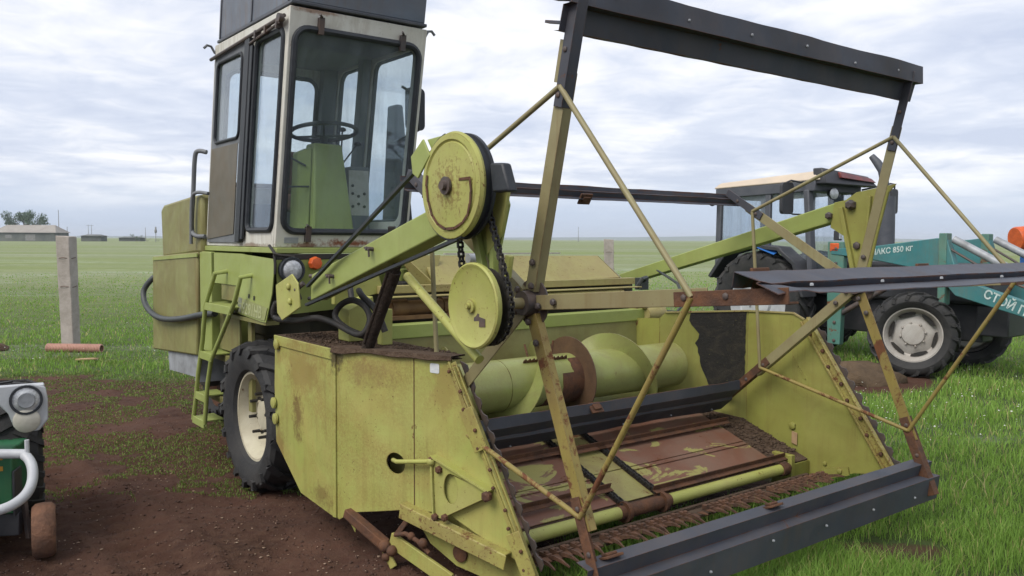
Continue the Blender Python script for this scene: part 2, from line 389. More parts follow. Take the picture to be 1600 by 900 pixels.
class MB:
    def __init__(self):
        self.v, self.f = [], []

    def add(self, vs, fs):
        o = len(self.v)
        self.v += [tuple(p) for p in vs]
        self.f += [tuple(i + o for i in f) for f in fs]
        return self

    def hexa(self, p):      # 8 corners: bottom 4 (ccw) then top 4
        return self.add(p, [(3, 2, 1, 0), (4, 5, 6, 7), (0, 1, 5, 4), (1, 2, 6, 5), (2, 3, 7, 6), (3, 0, 4, 7)])

    def box(self, x0, x1, y0, y1, z0, z1, fn=None):
        p = [(x0, y0, z0), (x1, y0, z0), (x1, y1, z0), (x0, y1, z0), (x0, y0, z1), (x1, y0, z1), (x1, y1, z1), (x0, y1, z1)]
        if fn:
            p = [fn(*q) for q in p]
        return self.hexa(p)

    def bar(self, p, q, w, h, side=(0, 0, 1), taper=1.0):
        """square bar from p to q; h is measured along `side`, w across it"""
        p, q = Vector(p), Vector(q)
        d = (q - p).normalized()
        s = Vector(side)
        s = (s - d * s.dot(d)).normalized()
        c = d.cross(s)
        pts = []
        for e, k in ((p, 1.0), (q, taper)):
            for i, j in ((-1, -1), (1, -1), (1, 1), (-1, 1)):
                pts.append(e + c * (w / 2 * i * k) + s * (h / 2 * j * k))
        return self.hexa(pts)

    def angle(self, p, q, w, t, side, other):
        """L-profile: one leg of width w across `side`, one along it"""
        p, q, s = Vector(p), Vector(q), Vector(side)
        d = (q - p).normalized()
        s = (s - d * s.dot(d)).normalized()
        c = d.cross(s) * (1 if other > 0 else -1)
        self.bar(p, q, w, t, s)
        a = c * (w / 2 - t / 2) - s * (abs(other) / 2 + t / 2)
        return self.bar(p + a, q + a, t, abs(other), s)

    def tube(self, pts, r, n=10, caps=True):
        pts = [Vector(p) for p in pts]
        rs = r if isinstance(r, (list, tuple)) else [r] * len(pts)
        ref = None
        vs = []
        for i, p in enumerate(pts):
            d = (pts[min(i + 1, len(pts) - 1)] - pts[max(i - 1, 0)]).normalized()
            if ref is None:
                ref = Vector((0, 0, 1)) if abs(d.z) < 0.9 else Vector((1, 0, 0))
            ref = (ref - d * ref.dot(d)).normalized()
            b = d.cross(ref)
            for k in range(n):
                a = 2 * math.pi * k / n
                vs.append(p + (ref * math.cos(a) + b * math.sin(a)) * rs[i])
        fs = []
        for i in range(len(pts) - 1):
            for k in range(n):
                k2 = (k + 1) % n
                fs.append((i * n + k, i * n + k2, (i + 1) * n + k2, (i + 1) * n + k))
        if caps:
            fs.append(tuple(range(n - 1, -1, -1)))
            fs.append(tuple((len(pts) - 1) * n + k for k in range(n)))
        return self.add(vs, fs)

    def lathe(self, prof, c, axis=(1, 0, 0), n=48, jitter=None):
        """profile of (offset along axis, radius)"""
        c, ax = Vector(c), Vector(axis).normalized()
        ref = Vector((0, 0, 1)) if abs(ax.z) < 0.9 else Vector((0, 1, 0))
        ref = (ref - ax * ref.dot(ax)).normalized()
        b = ax.cross(ref)
        vs, fs = [], []
        m = len(prof)
        for k in range(n):
            a = 2 * math.pi * k / n
            for o, r in prof:
                vs.append(c + ax * o + (ref * math.cos(a) + b * math.sin(a)) * r)
        for k in range(n):
            k2 = (k + 1) % n
            for j in range(m - 1):
                fs.append((k * m + j, k * m + j + 1, k2 * m + j + 1, k2 * m + j))
        return self.add(vs, fs)

    def plate(self, outer, fn, t, holes=()):
        """flat plate: 2-D outline (with holes) mapped by fn(u, v, depth), depth 0..t"""
        loops = [list(outer)] + [list(h) for h in holes]
        flat = [p for l in loops for p in l]
        tris = tessellate_polygon([[Vector((u, v, 0)) for u, v in l] for l in loops])
        n = len(flat)
        vs = [fn(u, v, 0) for u, v in flat] + [fn(u, v, t) for u, v in flat]
        fs = [tuple(tr) for tr in tris] + [tuple(i + n for i in reversed(tr)) for tr in tris]
        o = 0
        for l in loops:
            m = len(l)
            for i in range(m):
                j = (i + 1) % m
                fs.append((o + i, o + j, o + j + n, o + i + n))
            o += m
        return self.add(vs, fs)

    def sheet(self, prof, a0, a1, t=0.004, seg=1, wob=0.0, seed=0):
        """profile of (b, z) points extruded along a, given a thickness"""
        prof = [Vector((0, p[0], p[1])) for p in prof]
        nr = []
        for i in range(len(prof)):
            d = prof[min(i + 1, len(prof) - 1)] - prof[max(i - 1, 0)]
            nr.append(Vector((0, -d.z, d.y)).normalized())
        m = len(prof)
        vs = []
        for s in range(seg + 1):
            a = a0 + (a1 - a0) * s / seg
            for k, sg in enumerate((0, 1)):
                for i, p in enumerate(prof):
                    q = p + nr[i] * (t * sg)
                    w = 0.0
                    if wob:
                        w = wob * mnoise.noise(Vector((a * 3.1, i * 1.7 + seed, seed * 2.3)))
                    vs.append((a, q.y + nr[i].y * w, q.z + nr[i].z * w))
        fs = []
        st = 2 * m
        for s in range(seg):
            for i in range(m - 1):
                o = s * st
                fs.append((o + i, o + i + 1, o + st + i + 1, o + st + i))
                fs.append((o + m + i + 1, o + m + i, o + st + m + i, o + st + m + i + 1))
            for i in (0, m - 1):
                o = s * st
                fs.append((o + i, o + st + i, o + st + m + i, o + m + i))
        for s in (0, seg):
            for i in range(m - 1):
                o = s * st
                fs.append((o + i, o + i + 1, o + m + i + 1, o + m + i))
        return self.add(vs, fs)

    def ball(self, c, r, n=8, squash=(1, 1, 1)):
        vs, fs = [], []
        for i in range(n + 1):
            th = math.pi * i / n
            for k in range(2 * n):
                ph = math.pi * k / n
                vs.append((c[0] + r * squash[0] * math.sin(th) * math.cos(ph), c[1] + r * squash[1] * math.sin(th) * math.sin(ph), c[2] + r * squash[2] * math.cos(th)))
        for i in range(n):
            for k in range(2 * n):
                k2 = (k + 1) % (2 * n)
                fs.append((i * 2 * n + k, (i + 1) * 2 * n + k, (i + 1) * 2 * n + k2, i * 2 * n + k2))
        return self.add(vs, fs)

    def bolt(self, c, ax, r=0.012, h=0.012):
        return self.lathe([(0, 0.0), (0, r), (h * 0.7, r), (h, r * 0.6), (h, 0)], c, ax, 6)

    def pieces(self):
        """split loose islands that stand apart from each other into one mesh each"""
        n = len(self.v)
        par = list(range(n))

        def find(i):
            while par[i] != i:
                par[i] = par[par[i]]
                i = par[i]
            return i
        for f in self.f:
            a = find(f[0])
            for i in f[1:]:
                par[find(i)] = a
        root = [find(i) for i in range(n)]
        ids = sorted(set(root))
        if len(ids) == 1 or len(ids) > 400:
            return [self]
        P = np.array(self.v, float)
        R = np.array(root)
        lo = np.array([P[R == i].min(0) for i in ids])
        hi = np.array([P[R == i].max(0) for i in ids])
        size = (hi - lo).max(1)
        gap = np.maximum(0, np.maximum(lo[:, None] - hi[None], lo[None] - hi[:, None]))
        near = np.sqrt((gap ** 2).sum(2)) <= np.maximum(.02, .5 * np.maximum(size[:, None], size[None]))
        lab = list(range(len(ids)))

        def fnd(i):
            while lab[i] != i:
                i = lab[i]
            return i
        for i, j in zip(*np.nonzero(near)):
            if i < j:
                lab[fnd(j)] = fnd(i)
        grp = {}
        for k, i in enumerate(ids):
            grp.setdefault(fnd(k), set()).add(i)
        if len(grp) == 1:
            return [self]
        out = []
        for g in grp.values():
            mb = MB()
            mp = {}
            for i in range(n):
                if root[i] in g:
                    mp[i] = len(mb.v)
                    mb.v.append(self.v[i])
            mb.f = [tuple(mp[i] for i in f) for f in self.f if root[f[0]] in g]
            out.append(mb)
        return sorted(out, key=lambda m: -len(m.v))

    def build(self, name, mat, parent=None, bevel=0.0, smooth=40):
        if parent is not None:
            ps = self.pieces()
            if len(ps) > 1:
                os_ = [p.build_one(name, mat, parent, bevel, smooth) for p in ps]
                return os_[0]
        return self.build_one(name, mat, parent, bevel, smooth)

    def build_one(self, name, mat, parent=None, bevel=0.0, smooth=40):
        me = bpy.data.meshes.new(name)
        me.from_pydata(self.v, [], self.f)
        bm = bmesh.new()
        bm.from_mesh(me)
        bmesh.ops.remove_doubles(bm, verts=bm.verts, dist=1e-5)
        bmesh.ops.recalc_face_normals(bm, faces=bm.faces)
        bm.to_mesh(me)
        bm.free()
        me.materials.append(MT[mat] if isinstance(mat, str) else mat)
        if smooth:
            me.shade_smooth()
            me.set_sharp_from_angle(angle=rad(smooth))
        o = bpy.data.objects.new(name, me)
        COL.objects.link(o)
        if parent:
            o.parent = parent
        if bevel:
            md = o.modifiers.new('bevel', 'BEVEL')
            md.width = bevel
            md.segments = 2
            md.limit_method = 'ANGLE'
            md.angle_limit = rad(40)
        return o


def thing(name, label, cat, loc=(0, 0, 0), rz=0.0, group=None):
    o = bpy.data.objects.new(name, None)
    o.empty_display_size = 0.2
    COL.objects.link(o)
    o.location = loc
    o.rotation_euler = (0, 0, rz)
    return tag(o, label, cat, group)


def tag(o, label, cat, group=None):
    o['label'] = label
    o['category'] = cat
    if group:
        o['group'] = group
    return o


def kind(o, k):
    o['kind'] = k
    return o


def copy_tree(o, parent=None):
    c = o.copy()
    COL.objects.link(c)
    if parent:
        c.parent = parent
    for ch in list(o.children):
        copy_tree(ch, c)
    return c


def rrect(u0, u1, v0, v1, r, n=5):
    pts = []
    for cx, cy, a0 in ((u1 - r, v1 - r, 0), (u0 + r, v1 - r, 90), (u0 + r, v0 + r, 180), (u1 - r, v0 + r, 270)):
        for i in range(n + 1):
            a = rad(a0 + 90 * i / n)
            pts.append((cx + r * math.cos(a), cy + r * math.sin(a)))
    return pts


def text_mesh(name, body, size, fn, mat, parent, t=0.002, bold=0.0, sx=1.0):
    cu = bpy.data.curves.new(name, 'FONT')
    cu.body = body
    cu.size = size
    cu.align_x = 'LEFT'
    cu.offset = bold
    cu.resolution_u = 3
    tmp = bpy.data.objects.new(name, cu)
    COL.objects.link(tmp)
    dg = bpy.context.evaluated_depsgraph_get()
    me = bpy.data.meshes.new_from_object(tmp.evaluated_get(dg))
    bpy.data.objects.remove(tmp)
    for v in me.vertices:
        v.co = Vector(fn(v.co.x * sx, v.co.y, t))
    me.materials.clear()
    me.materials.append(MT[mat])
    o = bpy.data.objects.new(name, me)
    COL.objects.link(o)
    o.parent = parent
    return o


# ------------------------------------------------------------------ ground
YAW = rad(37.51)
HO = Vector((0.0783, 3.815, 0.0))
LV = Vector((math.cos(YAW), math.sin(YAW), 0))
BV = Vector((-math.sin(YAW), math.cos(YAW), 0))


def vnoise(x, y, seed=0):
    """value noise on numpy arrays"""
    xi, yi = np.floor(x).astype(np.int64), np.floor(y).astype(np.int64)
    xf, yf = x - xi, y - yi

    def h(i, j):
        n = (i * 374761393 + j * 668265263 + seed * 974634541) & 0x7fffffff
        n = ((n ^ (n >> 13)) * 1274126177) & 0x7fffffff
        return ((n ^ (n >> 16)) & 0xffff) / 65535.0
    u, w = xf * xf * (3 - 2 * xf), yf * yf * (3 - 2 * yf)
    return (h(xi, yi) * (1 - u) + h(xi + 1, yi) * u) * (1 - w) + (h(xi, yi + 1) * (1 - u) + h(xi + 1, yi + 1) * u) * w


def fbm(x, y, seed=0, oct=4):
    s, a, t = 0, 1, 0
    for k in range(oct):
        s = s + a * vnoise(x * 2 ** k, y * 2 ** k, seed + k)
        t += a
        a *= 0.5
    return s / t


def sstep(e0, e1, v):
    t = np.clip((v - e0) / (e1 - e0), 0, 1)
    return t * t * (3 - 2 * t)


def dirt_mask(x, y):
    """1 on bare soil, 0 on turf"""
    a = (x - HO.x) * LV.x + (y - HO.y) * LV.y
    b = (x - HO.x) * BV.x + (y - HO.y) * BV.y
    n = fbm(x * 0.9, y * 0.9, 3, 5) - 0.5
    n2 = fbm(x * 3.1, y * 3.1, 11, 4) - 0.5
    left = sstep(0.75, -0.15, a + n * 1.2) * sstep(12.9, 7.2, y + n * 6.5 + n2 * 3.5) * sstep(-15, -9, x)
    under = sstep(0.35, 0.9, b + n * 0.7) * sstep(3.4, 2.6, a + n) * sstep(9.0, 6.5, b)
    p1 = sstep(0.75, 0.35, np.hypot((x - 2.30) / 0.75, (y - 4.72) / 0.26) + n * 1.6 + n2 * .8)
    p2 = sstep(0.8, 0.4, np.hypot((x - 2.75) / 0.6, (y - 4.28) / 0.35) + n * 1.6 + n2 * .8)
    p3 = sstep(1.0, 0.5, np.hypot((x - 4.6) / 1.1, (y - 11.2) / 1.5) + n * 0.8)
    return np.clip(np.maximum.reduce([left, under, p1 * 0.5, p2 * 0.5, p3 * .8]) + n2 * 0.25 * (left + under > 0.05), 0, 1)


def ground_z(x, y, d=None):
    if d is None:
        d = dirt_mask(x, y)
    near = sstep(60, 20, np.hypot(x, y))
    z = (fbm(x * 0.5, y * 0.5, 21, 3) - 0.5) * 0.05 * near
    a_ = (x - HO.x) * LV.x + (y - HO.y) * LV.y
    b_ = (x - HO.x) * BV.x + (y - HO.y) * BV.y
    for tr_ in (-1.25, -2.55):
        q = a_ - tr_ - .12 * np.sin(b_ * .9) - .1 * (fbm(b_ * .8, b_ * 0 + tr_, 15, 3) - .5)
        z = z + d * near * (-.035 * np.exp(-(q / .15) ** 2) * (.7 + .5 * np.sin(b_ * 38 + np.abs(q) * 14)) + .022 * np.exp(-((np.abs(q) - .25) / .07) ** 2))
    z = z + d * near * (fbm(x * 1.1 + y * .35, y * .8, 77, 3) - .5) * .09
    z = z + d * near * ((fbm(x * 3.2, y * 3.2, 5, 4) - 0.5) * 0.055 + (fbm(x * 13, y * 13, 9, 3) - 0.5) * 0.028) - 0.01 * d
    # gentle swell of the steppe towards the horizon
    z = z + sstep(60, 500, y) * 1.0 * (fbm(x * 0.004, y * 0.004, 33, 2) - 0.2)
    return z


def axis_coords(lo, hi, d0, far_lo, far_hi, g=1.10):
    c = list(np.arange(lo, hi + d0 / 2, d0))
    s = d0
    v = hi
    while v < far_hi:
        s *= g
        v += s
        c.append(v)
    s = d0
    v = lo
    while v > far_lo:
        s *= g
        v -= s
        c.insert(0, v)
    return np.array(c)


gx = axis_coords(-4.6, 5.0, 0.035, -4000, 4000, 1.09)
gy = axis_coords(2.6, 10.5, 0.035, -400, 6000, 1.07)
GX, GY = np.meshgrid(gx, gy)
D = dirt_mask(GX, GY)
GZ = ground_z(GX, GY, D)
nx, ny = len(gx), len(gy)
me = bpy.data.meshes.new('ground')
co = np.stack([GX.ravel(), GY.ravel(), GZ.ravel()], 1).astype(np.float32)
idx = np.arange(nx * ny).reshape(ny, nx)
quads = np.stack([idx[:-1, :-1].ravel(), idx[:-1, 1:].ravel(), idx[1:, 1:].ravel(), idx[1:, :-1].ravel()], 1).astype(np.int32)


def fill_mesh(me, co, faces):
    nf, k = faces.shape
    me.vertices.add(len(co))
    me.vertices.foreach_set('co', np.ascontiguousarray(co, np.float32).ravel())
    me.loops.add(nf * k)
    me.loops.foreach_set('vertex_index', np.ascontiguousarray(faces, np.int32).ravel())
    me.polygons.add(nf)
    me.polygons.foreach_set('loop_start', np.arange(0, nf * k, k, dtype=np.int32))
    me.update(calc_edges=True)
    me.validate()


fill_mesh(me, co, quads)
at = me.attributes.new('soil', 'FLOAT', 'POINT')
at.data.foreach_set('value', D.ravel().astype(np.float32))
me.shade_smooth()
ground = bpy.data.objects.new('ground', me)
COL.objects.link(ground)
kind(ground, 'structure')

m, nt, b, ob, o = new_mat('soil_and_turf')
an = N(nt, 'ShaderNodeAttribute', _attribute_name='soil')
soil = an.outputs['Fac']
n1 = noise_n(nt, ob, 1.1, 6, 0.6, 0.3)
n2 = noise_n(nt, ob, 14, 6, 0.7, 0.3)
n3 = noise_n(nt, ob, 70, 4, 0.7)
dirt = mixc(nt, ramp(nt, n1, [(0.35, (0, 0, 0)), (0.65, (1, 1, 1))]), (0.056, 0.027, 0.019), (0.082, 0.041, 0.029))
n0 = noise_n(nt, ob, 0.45, 5, 0.6, 0.5)
dirt = mixc(nt, math_n(nt, 'MULTIPLY', ramp(nt, n0, [(0.38, (1, 1, 1)), (0.55, (0, 0, 0))]), 0.6), dirt, (0.026, 0.015, 0.011))
dirt = mixc(nt, math_n(nt, 'MULTIPLY', ramp(nt, noise_n(nt, ob, 0.8, 5, 0.6, 0.8), [(0.52, (0, 0, 0)), (0.66, (1, 1, 1))]), 0.6), dirt, (0.105, 0.054, 0.037))
dirt = mixc(nt, ramp(nt, n2, [(0.42, (0, 0, 0)), (0.68, (1, 1, 1))]), dirt, (0.085, 0.048, 0.033))
dirt = mixc(nt, ramp(nt, n3, [(0.66, (0, 0, 0)), (0.74, (1, 1, 1))]), dirt, (0.12, 0.08, 0.055))
f1 = noise_n(nt, scaled(nt, ob, (0.05, 0.30, 1)), 1.0, 6, 0.6, 0.5)
f2 = noise_n(nt, scaled(nt, ob, (0.012, 0.05, 1)), 1.0, 5, 0.6, 0.4)
f3 = noise_n(nt, scaled(nt, ob, (0.9, 3.0, 1)), 1.0, 7, 0.7, 0.3)
turf = mixc(nt, ramp(nt, f1, [(0.35, (0, 0, 0)), (0.65, (1, 1, 1))]), (0.175, 0.215, 0.075), (0.225, 0.26, 0.105))
turf = mixc(nt, ramp(nt, f2, [(0.42, (0, 0, 0)), (0.60, (1, 1, 1))]), turf, (0.235, 0.255, 0.15))
turf = mixc(nt, math_n(nt, 'MULTIPLY', ramp(nt, f3, [(0.35, (1, 1, 1)), (0.6, (0, 0, 0))]), 0.5), turf, (0.065, 0.115, 0.028))
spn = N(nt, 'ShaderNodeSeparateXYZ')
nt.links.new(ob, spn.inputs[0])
turf = mixc(nt, ramp(nt, math_n(nt, 'MULTIPLY', spn.outputs[1], 0.02), [(0.16, (1, 1, 1)), (0.75, (0, 0, 0))]), turf, mixc(nt, n2, (0.036, 0.062, 0.016), (0.065, 0.085, 0.030)))  # dark thatch close by, with the blades' self-shadow painted into the turf colour
# strips of whitish bloom in the meadow
sp2 = N(nt, 'ShaderNodeSeparateXYZ')
nt.links.new(ob, sp2.inputs[0])
band = ramp(nt, noise_n(nt, scaled(nt, ob, (0.03, 0.16, 1)), 1.0, 4, 0.6, 0.6), [(0.54, (0, 0, 0)), (0.64, (1, 1, 1))])
turf = mixc(nt, math_n(nt, 'MULTIPLY', math_n(nt, 'MULTIPLY', band, ramp(nt, f3, [(0.4, (0, 0, 0)), (0.62, (1, 1, 1))])), 0.65), turf, (0.33, 0.37, 0.29))
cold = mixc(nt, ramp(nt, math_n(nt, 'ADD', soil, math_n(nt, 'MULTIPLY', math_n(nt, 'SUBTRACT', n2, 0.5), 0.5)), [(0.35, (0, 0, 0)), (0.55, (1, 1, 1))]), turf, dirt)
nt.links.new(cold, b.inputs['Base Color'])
b.inputs['Roughness'].default_value = 0.95
b.inputs['Specular IOR Level'].default_value = 0.15
bump(nt, b, math_n(nt, 'ADD', math_n(nt, 'MULTIPLY', n2, 0.7), math_n(nt, 'MULTIPLY', n3, 0.35)), 0.7, 0.03)
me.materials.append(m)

# the far rise of the steppe along the horizon
hb = MB()
pts = []
for i in range(161):
    x = -4200 + i * 52.5
    h = 3 + 9 * float(fbm(np.array([x * 0.0018]), np.array([0.5]), 40, 4)[0]) + (14 * math.exp(-((x - 1100) / 700) ** 2))
    pts.append((x, h))
vs, fs = [], []
for x, h in pts:
    vs += [(x, 3300, -2), (x, 3600, h), (x, 4600, h * 0.9), (x, 4700, -2)]
for i in range(160):
    for k in range(3):
        fs.append((i * 4 + k, i * 4 + k + 1, i * 4 + k + 5, i * 4 + k + 4))
hb.add(vs, fs)
hills = kind(hb.build('hills', plain('far_blue_green_steppe', (0.115, 0.155, 0.115), (0.085, 0.125, 0.095), 0.004, 0.95, 0, 0)), 'structure')


# thin damp air that pales the far fields
hzb = MB()
hzb.box(-4900, 4900, -600, 5300, -4, 40)
haze = hzb.build('haze', bpy.data.materials.new('pale_air'), smooth=0)
hm_ = haze.data.materials[0]
hm_.use_nodes = True
hm_.node_tree.nodes.clear()
pv = N(hm_.node_tree, 'ShaderNodeVolumePrincipled', Color=(0.86, 0.92, 1.0, 1), Density=0.00022)
ho_ = N(hm_.node_tree, 'ShaderNodeOutputMaterial')
hm_.node_tree.links.new(pv.outputs[0], ho_.inputs['Volume'])
kind(haze, 'stuff')
haze['label'] = 'thin pale haze over the far fields'

# ------------------------------------------------------------------ turf blades, soil crumbs and blossoms
def blade_material(name, c1, c2, c3):
    m, nt, b, ob, o = new_mat(name)
    a = N(nt, 'ShaderNodeAttribute', _attribute_name='tone')
    col = ramp(nt, a.outputs['Fac'], [(0.0, c1), (0.55, c2), (0.93, c2), (1.0, c3)])
    nt.links.new(col, b.inputs['Base Color'])
    b.inputs['Roughness'].default_value = 0.6
    b.inputs['Specular IOR Level'].default_value = 0.25
    tl = N(nt, 'ShaderNodeBsdfTranslucent')
    nt.links.new(col, tl.inputs[0])
    mx = N(nt, 'ShaderNodeMixShader', Fac=0.3)
    nt.links.new(b.outputs[0], mx.inputs[1])
    nt.links.new(tl.outputs[0], mx.inputs[2])
    nt.links.new(mx.outputs[0], o.inputs[0])
    return m


def make_blades(name, n, dmin, dmax, power, hmin, hmax, wbase, keep, seed):
    r = np.random.default_rng(seed)
    u = r.random(n)
    e = 1 - power
    d = (dmin ** e + u * (dmax ** e - dmin ** e)) ** (1 / e)
    th = np.radians(r.uniform(-60, 60, n))
    x, y = d * np.sin(th), d * np.cos(th)
    dm = dirt_mask(x, y)
    k = keep(x, y, dm, r)
    x, y, d, dm = x[k], y[k], d[k], dm[k]
    n = len(x)
    z = ground_z(x, y, dm)
    clump = fbm(x * 1.3, y * 1.3, 50, 4)
    h = (hmin + (hmax - hmin) * np.clip(clump * 1.6 - 0.35, 0, 1)) * r.uniform(0.55, 1.2, n) * (1 - 0.55 * dm)
    a_ = (x - HO.x) * LV.x + (y - HO.y) * LV.y
    b_ = (x - HO.x) * BV.x + (y - HO.y) * BV.y
    und = (a_ > -0.1) & (a_ < 2.95) & (b_ > -0.15) & (b_ < 2.2)
    h = h * np.where(x < 0, .62, 1.0) * (1 - .35 * sstep(10, 25, y))
    h = np.where(und, np.minimum(h, np.where(b_ < .12, .16, .09)), h)
    h = np.where((a_ > .2) & (a_ < 2.8) & (b_ > -.30) & (b_ < .10), np.maximum(h, r.uniform(.10, .21, n)), h)
    w = wbase * np.maximum(1, d / 5) * r.uniform(0.7, 1.3, n)
    ph = r.uniform(0, 2 * math.pi, n)
    lean = r.uniform(0.1, 0.9, n) * h
    la = r.uniform(0, 2 * math.pi, n)
    dx, dy = np.cos(ph) * w / 2, np.sin(ph) * w / 2
    lx, ly = np.cos(la) * lean, np.sin(la) * lean
    co = np.empty((n, 5, 3), np.float32)
    co[:, 0] = np.stack([x - dx, y - dy, z - 0.01], 1)
    co[:, 1] = np.stack([x + dx, y + dy, z - 0.01], 1)
    co[:, 2] = np.stack([x + dx * .7 + lx * .35, y + dy * .7 + ly * .35, z + h * .6], 1)
    co[:, 3] = np.stack([x - dx * .7 + lx * .35, y - dy * .7 + ly * .35, z + h * .6], 1)
    co[:, 4] = np.stack([x + lx, y + ly, z + h], 1)
    base = np.arange(n, dtype=np.int32)[:, None] * 5
    tri = np.concatenate([base + np.array([0, 1, 2]), base + np.array([0, 2, 3]), base + np.array([3, 2, 4])], 0)
    me = bpy.data.meshes.new(name)
    fill_mesh(me, co.reshape(-1, 3), tri)
    tone = np.clip(0.25 + 0.5 * fbm(x * 0.7, y * 0.7, 61, 4) + r.normal(0, 0.16, n), 0, 0.94)
    tone = np.where(r.random(n) < 0.06, 1.0, tone)
    t = me.attributes.new('tone', 'FLOAT', 'POINT')
    t.data.foreach_set('value', np.repeat(tone, 5).astype(np.float32))
    o = bpy.data.objects.new(name, me)
    COL.objects.link(o)
    return kind(o, 'stuff')


def keep_turf(x, y, dm, r):
    far = sstep(16, 46, y) * .85
    return (r.random(len(x)) > np.clip(dm * 2.2 - 0.12, 0, 1)) & (r.random(len(x)) > far)


grass = make_blades("grass", 640000, 2.6, 48, 1.35, 0.04, 0.145, 0.0044, keep_turf, 3)
grass.data.materials.append(blade_material('green_blades', (0.105, 0.205, 0.030), (0.215, 0.36, 0.065), (0.44, 0.39, 0.17)))
grass['label'] = 'short green steppe grass growing around the machines'


def keep_stalk(x, y, dm, r):
    return (dm < .4) & (fbm(x * .8, y * .8, 44, 4) > .5)


stalks = make_blades('tall_grass', 9000, 3.0, 30, 1.3, 0.12, 0.26, 0.0036, keep_stalk, 9)
stalks.data.materials.append(blade_material('dry_stalks', (0.20, 0.22, 0.08), (0.33, 0.30, 0.14), (0.42, 0.36, 0.2)))
stalks['label'] = 'scattered taller dry grass stalks'


def keep_weed(x, y, dm, r):
    b = fbm(x * 2.2, y * 2.2, 71, 4)
    return (dm > 0.15) & (y > 5.6 + 4 * (b - 0.5)) & (x < -0.2) & (b > 0.40 - .03 * (y - 8)) & (r.random(len(x)) < 0.9)


weeds = make_blades("weeds", 420000, 5, 14, 1.02, 0.03, 0.075, 0.006, keep_weed, 5)
weeds.data.materials.append(blade_material('weed_blades', (0.09, 0.15, 0.028), (0.165, 0.23, 0.055), (0.28, 0.23, 0.10)))
weeds['label'] = 'thin low weeds sprouting on the trodden soil'


def lumps(name, n, sampler, rmin, rmax, mat, seed, flat=0.7):
    r = np.random.default_rng(seed)
    x, y, z = sampler(n, r)
    n = len(x)
    rr = rmin * (rmax / rmin) ** (r.random(n) ** 2.2)
    t = (1 + 5 ** .5) / 2
    iv = np.array([(-1, t, 0), (1, t, 0), (-1, -t, 0), (1, -t, 0), (0, -1, t), (0, 1, t), (0, -1, -t), (0, 1, -t), (t, 0, -1), (t, 0, 1), (-t, 0, -1), (-t, 0, 1)]) / 1.9
    it = np.array([(0, 11, 5), (0, 5, 1), (0, 1, 7), (0, 7, 10), (0, 10, 11), (1, 5, 9), (5, 11, 4), (11, 10, 2), (10, 7, 6), (7, 1, 8), (3, 9, 4), (3, 4, 2), (3, 2, 6), (3, 6, 8), (3, 8, 9), (4, 9, 5), (2, 4, 11), (6, 2, 10), (8, 6, 7), (9, 8, 1)])
    j = r.uniform(0.55, 1.25, (n, 12, 1))
    sc3 = r.uniform(0.6, 1.3, (n, 1, 3)) * np.array([1, 1, flat])
    v = iv[None] * j * sc3 * rr[:, None, None]
    ph = r.uniform(0, 6.28, n)
    c, s = np.cos(ph)[:, None], np.sin(ph)[:, None]
    vx, vy = v[..., 0] * c - v[..., 1] * s, v[..., 0] * s + v[..., 1] * c
    co = np.stack([vx + x[:, None], vy + y[:, None], v[..., 2] + z[:, None] + rr[:, None] * 0.1], 2)
    tri = (it[None] + np.arange(n)[:, None, None] * 12).reshape(-1, 3)
    me = bpy.data.meshes.new(name)
    fill_mesh(me, co.reshape(-1, 3), tri)
    me.materials.append(mat)
    o = bpy.data.objects.new(name, me)
    COL.objects.link(o)
    return o


def soil_sampler(n, r):
    d = 3.0 * (13 / 3.0) ** r.random(n)
    th = np.radians(r.uniform(-42, 15, n))
    x, y = d * np.sin(th), d * np.cos(th)
    dm = dirt_mask(x, y)
    k = r.random(n) < dm * fbm(x * 2, y * 2, 80, 3) * 1.5
    x, y = x[k], y[k]
    return x, y, ground_z(x, y)


kind(lumps('soil_crumbs', 40000, soil_sampler, 0.0025, 0.014, plain('reddish_crumbs', (0.050, 0.026, 0.018), (0.078, 0.042, 0.030), 3, 0.95, 0, 0.3), 4), 'stuff')


def straw_sampler(n, r):
    x, y, z = soil_sampler(n, r)
    return x, y, z + 0.004


kind(lumps('straw_bits', 3500, straw_sampler, 0.003, 0.010, plain('straw', (0.34, 0.26, 0.19), (0.26, 0.17, 0.12), 3, 0.9, 0, 0), 8, 0.4), 'stuff')


def flower_sampler(n, r):
    d = 4 * (45 / 4.0) ** r.random(n)
    th = np.radians(r.uniform(-40, 40, n))
    x, y = d * np.sin(th), d * np.cos(th)
    q = fbm(x * 0.28, y * 0.5, 90, 4)
    k = (dirt_mask(x, y) < 0.15) & (q > 0.57) & (y > 6.5)
    x, y = x[k], y[k]
    return x, y, ground_z(x, y) + r.uniform(0.05, 0.16, len(x))


kind(lumps('white_blossoms', 9000, flower_sampler, 0.004, 0.011, MT['flower'], 12, 0.6), 'stuff')


# ------------------------------------------------------------------ the windrower
HV = thing('windrower', 'old lime green self-propelled windrower with tall glazed cab and wide reel header', 'harvester', HO, YAW)
HZ, HR, PH = 1.482, 0.966, 13.17          # reel axle height, rim radius, phase


def disc_x(name, mat, b, z, a, prof, parent, n=64):
    return MB().lathe(prof, (a, b, z), (1, 0, 0), n).build(name, mat, parent)


# --- wheels
def tyre_profile(R, W, rim):
    h = W / 2
    return [(-h * .62, rim), (-h * .80, rim + .02), (-h * .98, rim + (R - rim) * .45), (-h * .93, R - .055), (-h * .80, R - .030),
            (-h * .4, R - .020), (0, R - .017), (h * .4, R - .020), (h * .80, R - .030), (h * .93, R - .055), (h * .98, rim + (R - rim) * .45),
            (h * .80, rim + .02), (h * .62, rim)]


